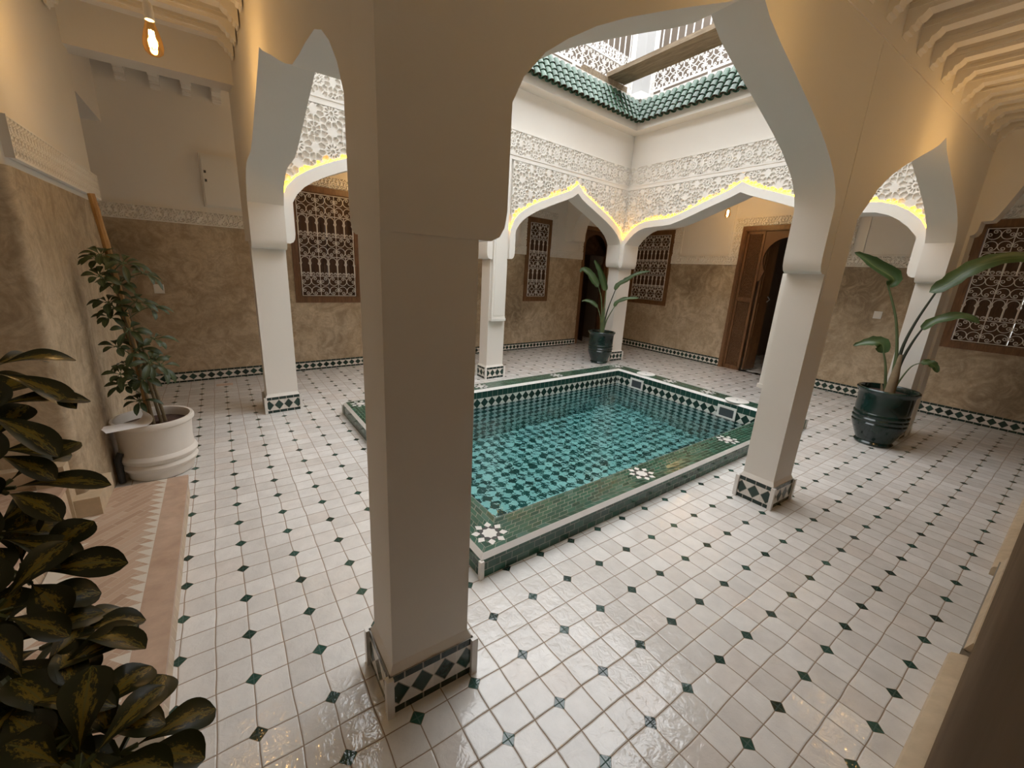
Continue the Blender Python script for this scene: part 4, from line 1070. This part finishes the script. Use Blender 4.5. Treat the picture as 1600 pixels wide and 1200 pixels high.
paddle(gp, [(20.93, .08, 2.3), (20.92, .1, 3.2), (20.90, .16, 4.33), (20.93, .0, 5.5), (21.0, -.30, 6.72)], [(21.0, -.1, 6.72), (21.04, -.52, 7.05), (21.13, -.98, 7.60), (21.25, -1.59, 7.98), (21.38, -2.23, 8.10), (21.5, -2.9, 7.9)], .72, (-.8, -.1, .5), m_stalkd, .3, r0=.085)
paddle(gp, [(20.92, .1, 2.3), (20.92, .07, 3.67), (20.95, -.07, 4.58), (20.99, -.25, 5.26)], [(20.99, -.22, 5.2), (21.06, -.61, 5.62), (21.19, -1.26, 5.86), (21.27, -1.75, 5.65)], .5, (-.7, 0, .7), m_stalkd, .4, r0=.075)
paddle(gp, [(20.86, .25, 2.3), (20.83, .50, 3.5), (20.80, .70, 4.1)], [(20.80, .68, 4.05), (20.79, .82, 4.42), (20.70, 1.18, 4.48), (20.6, 1.75, 4.22)], .62, (-.8, .1, .5), m_stalk, .4)
paddle(gp, [(20.93, .05, 2.3), (20.95, -.07, 3.01), (21.0, -.28, 3.65), (21.05, -.56, 3.88)], [(21.03, -.5, 3.86), (21.08, -.75, 3.9), (21.12, -.95, 3.78), (21.15, -1.08, 3.55)], .36, (-.7, 0, .6), m_stalk, .3, r0=.04)
b = MB(); b.tube([(20.90, .15, 2.2), (20.91, .13, 3.0), (20.9, .14, 4.1)], [.2, .17, .07], 9); b.tube([(20.80, .32, 2.25), (20.74, .45, 2.75)], [.09, .02], 6); b.build('sheath', m_sheath, gp, smooth=60)
hx, hy = 21.62, 17.86
hp = thing('potted_plant', 'large-leaved plant in a dark green glazed pot by the far corner column', 'potted plant', (hx, hy, 0)); greenpot(hp, hx, hy, .98, .97)
h = lambda d, z: (hx + .73 * d, hy - .80 * d, z)       # d: across the view to the right
paddle(hp, [h(-.05, 2.3), h(-.15, 4.0), h(-.35, 5.2), h(-.62, 5.95)], [h(-.6, 5.85), h(-.85, 6.15), h(-1.3, 6.75), h(-1.75, 7.05), h(-1.95, 6.85)], .72, (-.5, -.4, .6), m_stalk, .5)
paddle(hp, [h(.0, 2.3), h(.0, 4.2), h(-.03, 5.75)], [h(-.02, 5.6), h(-.2, 6.15), h(-.55, 7.0), h(-1.05, 7.85)], .62, (-.8, -.3, .3), m_stalk, .6)
paddle(hp, [h(.06, 2.3), h(.2, 4.0), h(.62, 5.75)], [h(.58, 5.65), h(.82, 6.05), h(1.3, 6.4), h(2.0, 6.95), h(2.85, 7.2)], .60, (-.6, -.2, .7), m_stalkd, .5)
paddle(hp, [h(.08, 2.3), h(.25, 3.4), h(.70, 4.5)], [h(.66, 4.42), h(.95, 4.82), h(1.6, 5.1), h(2.35, 5.2)], .48, (-.6, -.2, .7), m_stalk, .5)
paddle(hp, [h(-.08, 2.3), h(-.2, 3.5), h(-.5, 4.35)], [h(-.48, 4.3), h(-.85, 4.6), h(-1.3, 4.75), h(-1.65, 4.68)], .40, (-.6, -.3, .6), m_stalk, .4)
b = MB(); b.tube([h(0, 2.2), h(0, 3.2), h(0, 4.3)], [.16, .13, .06], 8); b.build('sheath', m_stalk, hp, smooth=60)

# variegated umbrella plant right beside the camera (bottom left of the picture)
vx, vy = -4.35, -1.75
vp = thing('potted_plant', 'yellow and green variegated umbrella plant in the bottom left foreground', 'potted plant', (vx, vy, 0))
b = MB(); b.lathe([(.55, 0), (.60, .05), (.78, 1.2), (.84, 1.25), (.84, 1.4), (.76, 1.4), (.74, 1.2), (.02, 1.2)], (vx, vy, 0), 32); b.build('pot', m_potwhite, vp, smooth=35)
b = MB(); b.lathe([(.75, 1.15), (.75, 1.26), (.02, 1.3)], (vx, vy, 0), 24); b.build('soil', m_soil, vp)
b = MB(); L = MB(); rnd = random.Random(11)
tops = [(-3.85, -1.85, 6.0), (-3.75, -2.1, 5.2), (-3.6, -2.5, 4.6)]
for tx, ty, tz in tops: b.tube(bez((vx + rnd.uniform(-.1, .1), vy, 1.2), (vx + .1, vy - .1, 3.6), (tx, ty, tz - .2), 10), [.06 - .0035 * i for i in range(11)], 6)
b.build('stems', m_stem, vp, smooth=60)
VW = [(-3.696, -1.69, 6.095, 8), (-3.708, -1.835, 5.946, 8), (-3.7, -1.884, 5.771, 8), (-3.672, -1.935, 5.604, 8), (-3.681, -2.105, 5.487, 8), (-3.592, -2.174, 5.296, 8), (-3.641, -2.336, 5.261, 8), (-3.515, -2.57, 5.049, 8), (-3.599, -2.597, 5.057, 8), (-3.396, -2.753, 4.95, 8), (-3.522, -2.782, 4.971, 8), (-3.275, -2.822, 4.845, 8), (-3.491, -2.352, 5.066, 8), (-3.676, -2.425, 5.15, 8), (-3.354, -2.905, 4.932, 8)]
for x, y, z, n in VW:
    c = Vector((x, y, z)); st_ = min(tops, key=lambda q: abs(q[2] - z)); L.tube(bez((st_[0], st_[1], z - .5), ((x + st_[0]) / 2, (y + st_[1]) / 2, z - .15), (x, y, z), 6), .014, 5, 1)
    whorl(L, c, (.35 + rnd.uniform(-.3, .3), -.25 + rnd.uniform(-.3, .3), .8), n - 1, .31, .125, rnd, .10, .24, .2, .66, 16, 6)
L.build('foliage', [m_leafv, m_stalk], vp, smooth=60, recalc=False)

# ------------------------------------------------------------------ camera and light
F_PX, YAW, PITCH, ROLL = 642.46472, .9495, .26652, .05516
cyw, syw, cp, sp = math.cos(YAW), math.sin(YAW), math.cos(PITCH), math.sin(PITCH)
fw = Vector((cyw * cp, syw * cp, -sp)); r0 = Vector((syw, -cyw, 0)); u0 = r0.cross(fw)
rt = r0 * math.cos(ROLL) + u0 * math.sin(ROLL); upv = -r0 * math.sin(ROLL) + u0 * math.cos(ROLL)
cam = bpy.data.cameras.new('camera'); cam.sensor_width = 36; cam.lens = F_PX / 1600 * 36; cam.clip_start = .005
co = bpy.data.objects.new('camera', cam); COL.objects.link(co)
M3 = Matrix((rt, upv, -fw)).transposed(); co.matrix_world = Matrix.Translation((-2.78903, -4.4977, 6.63553)) @ M3.to_4x4(); sc.camera = co

w = bpy.data.worlds.new('World'); sc.world = w; w.use_nodes = True; nt = w.node_tree; bg = nt.nodes['Background']
bg.inputs[0].default_value = (.965, .985, 1.0, 1); bg.inputs[1].default_value = 5.0

# ------------------------------------------------------------------ units -> metres
done = set()
for o in bpy.data.objects:
    if o.type == 'CAMERA': o.location = o.location * U; continue
    o.location = o.location * U
    if o.type == 'MESH' and o.data.name not in done:
        done.add(o.data.name); o.data.transform(Matrix.Scale(U, 4))
for l in LIGHTS: l.shadow_soft_size *= U

vs = sc.view_settings; vs.view_transform = 'Standard'; vs.look = 'None'; vs.gamma = 1; vs.use_curve_mapping = False; vs.exposure = 0.0
cy_ = sc.cycles; cy_.use_denoising = True; cy_.max_bounces = 10; cy_.diffuse_bounces = 6; cy_.glossy_bounces = 4; cy_.transmission_bounces = 6; cy_.transparent_max_bounces = 8
cy_.caustics_refractive = True; cy_.caustics_reflective = False; cy_.sample_clamp_indirect = 6.0; cy_.blur_glossy = .5
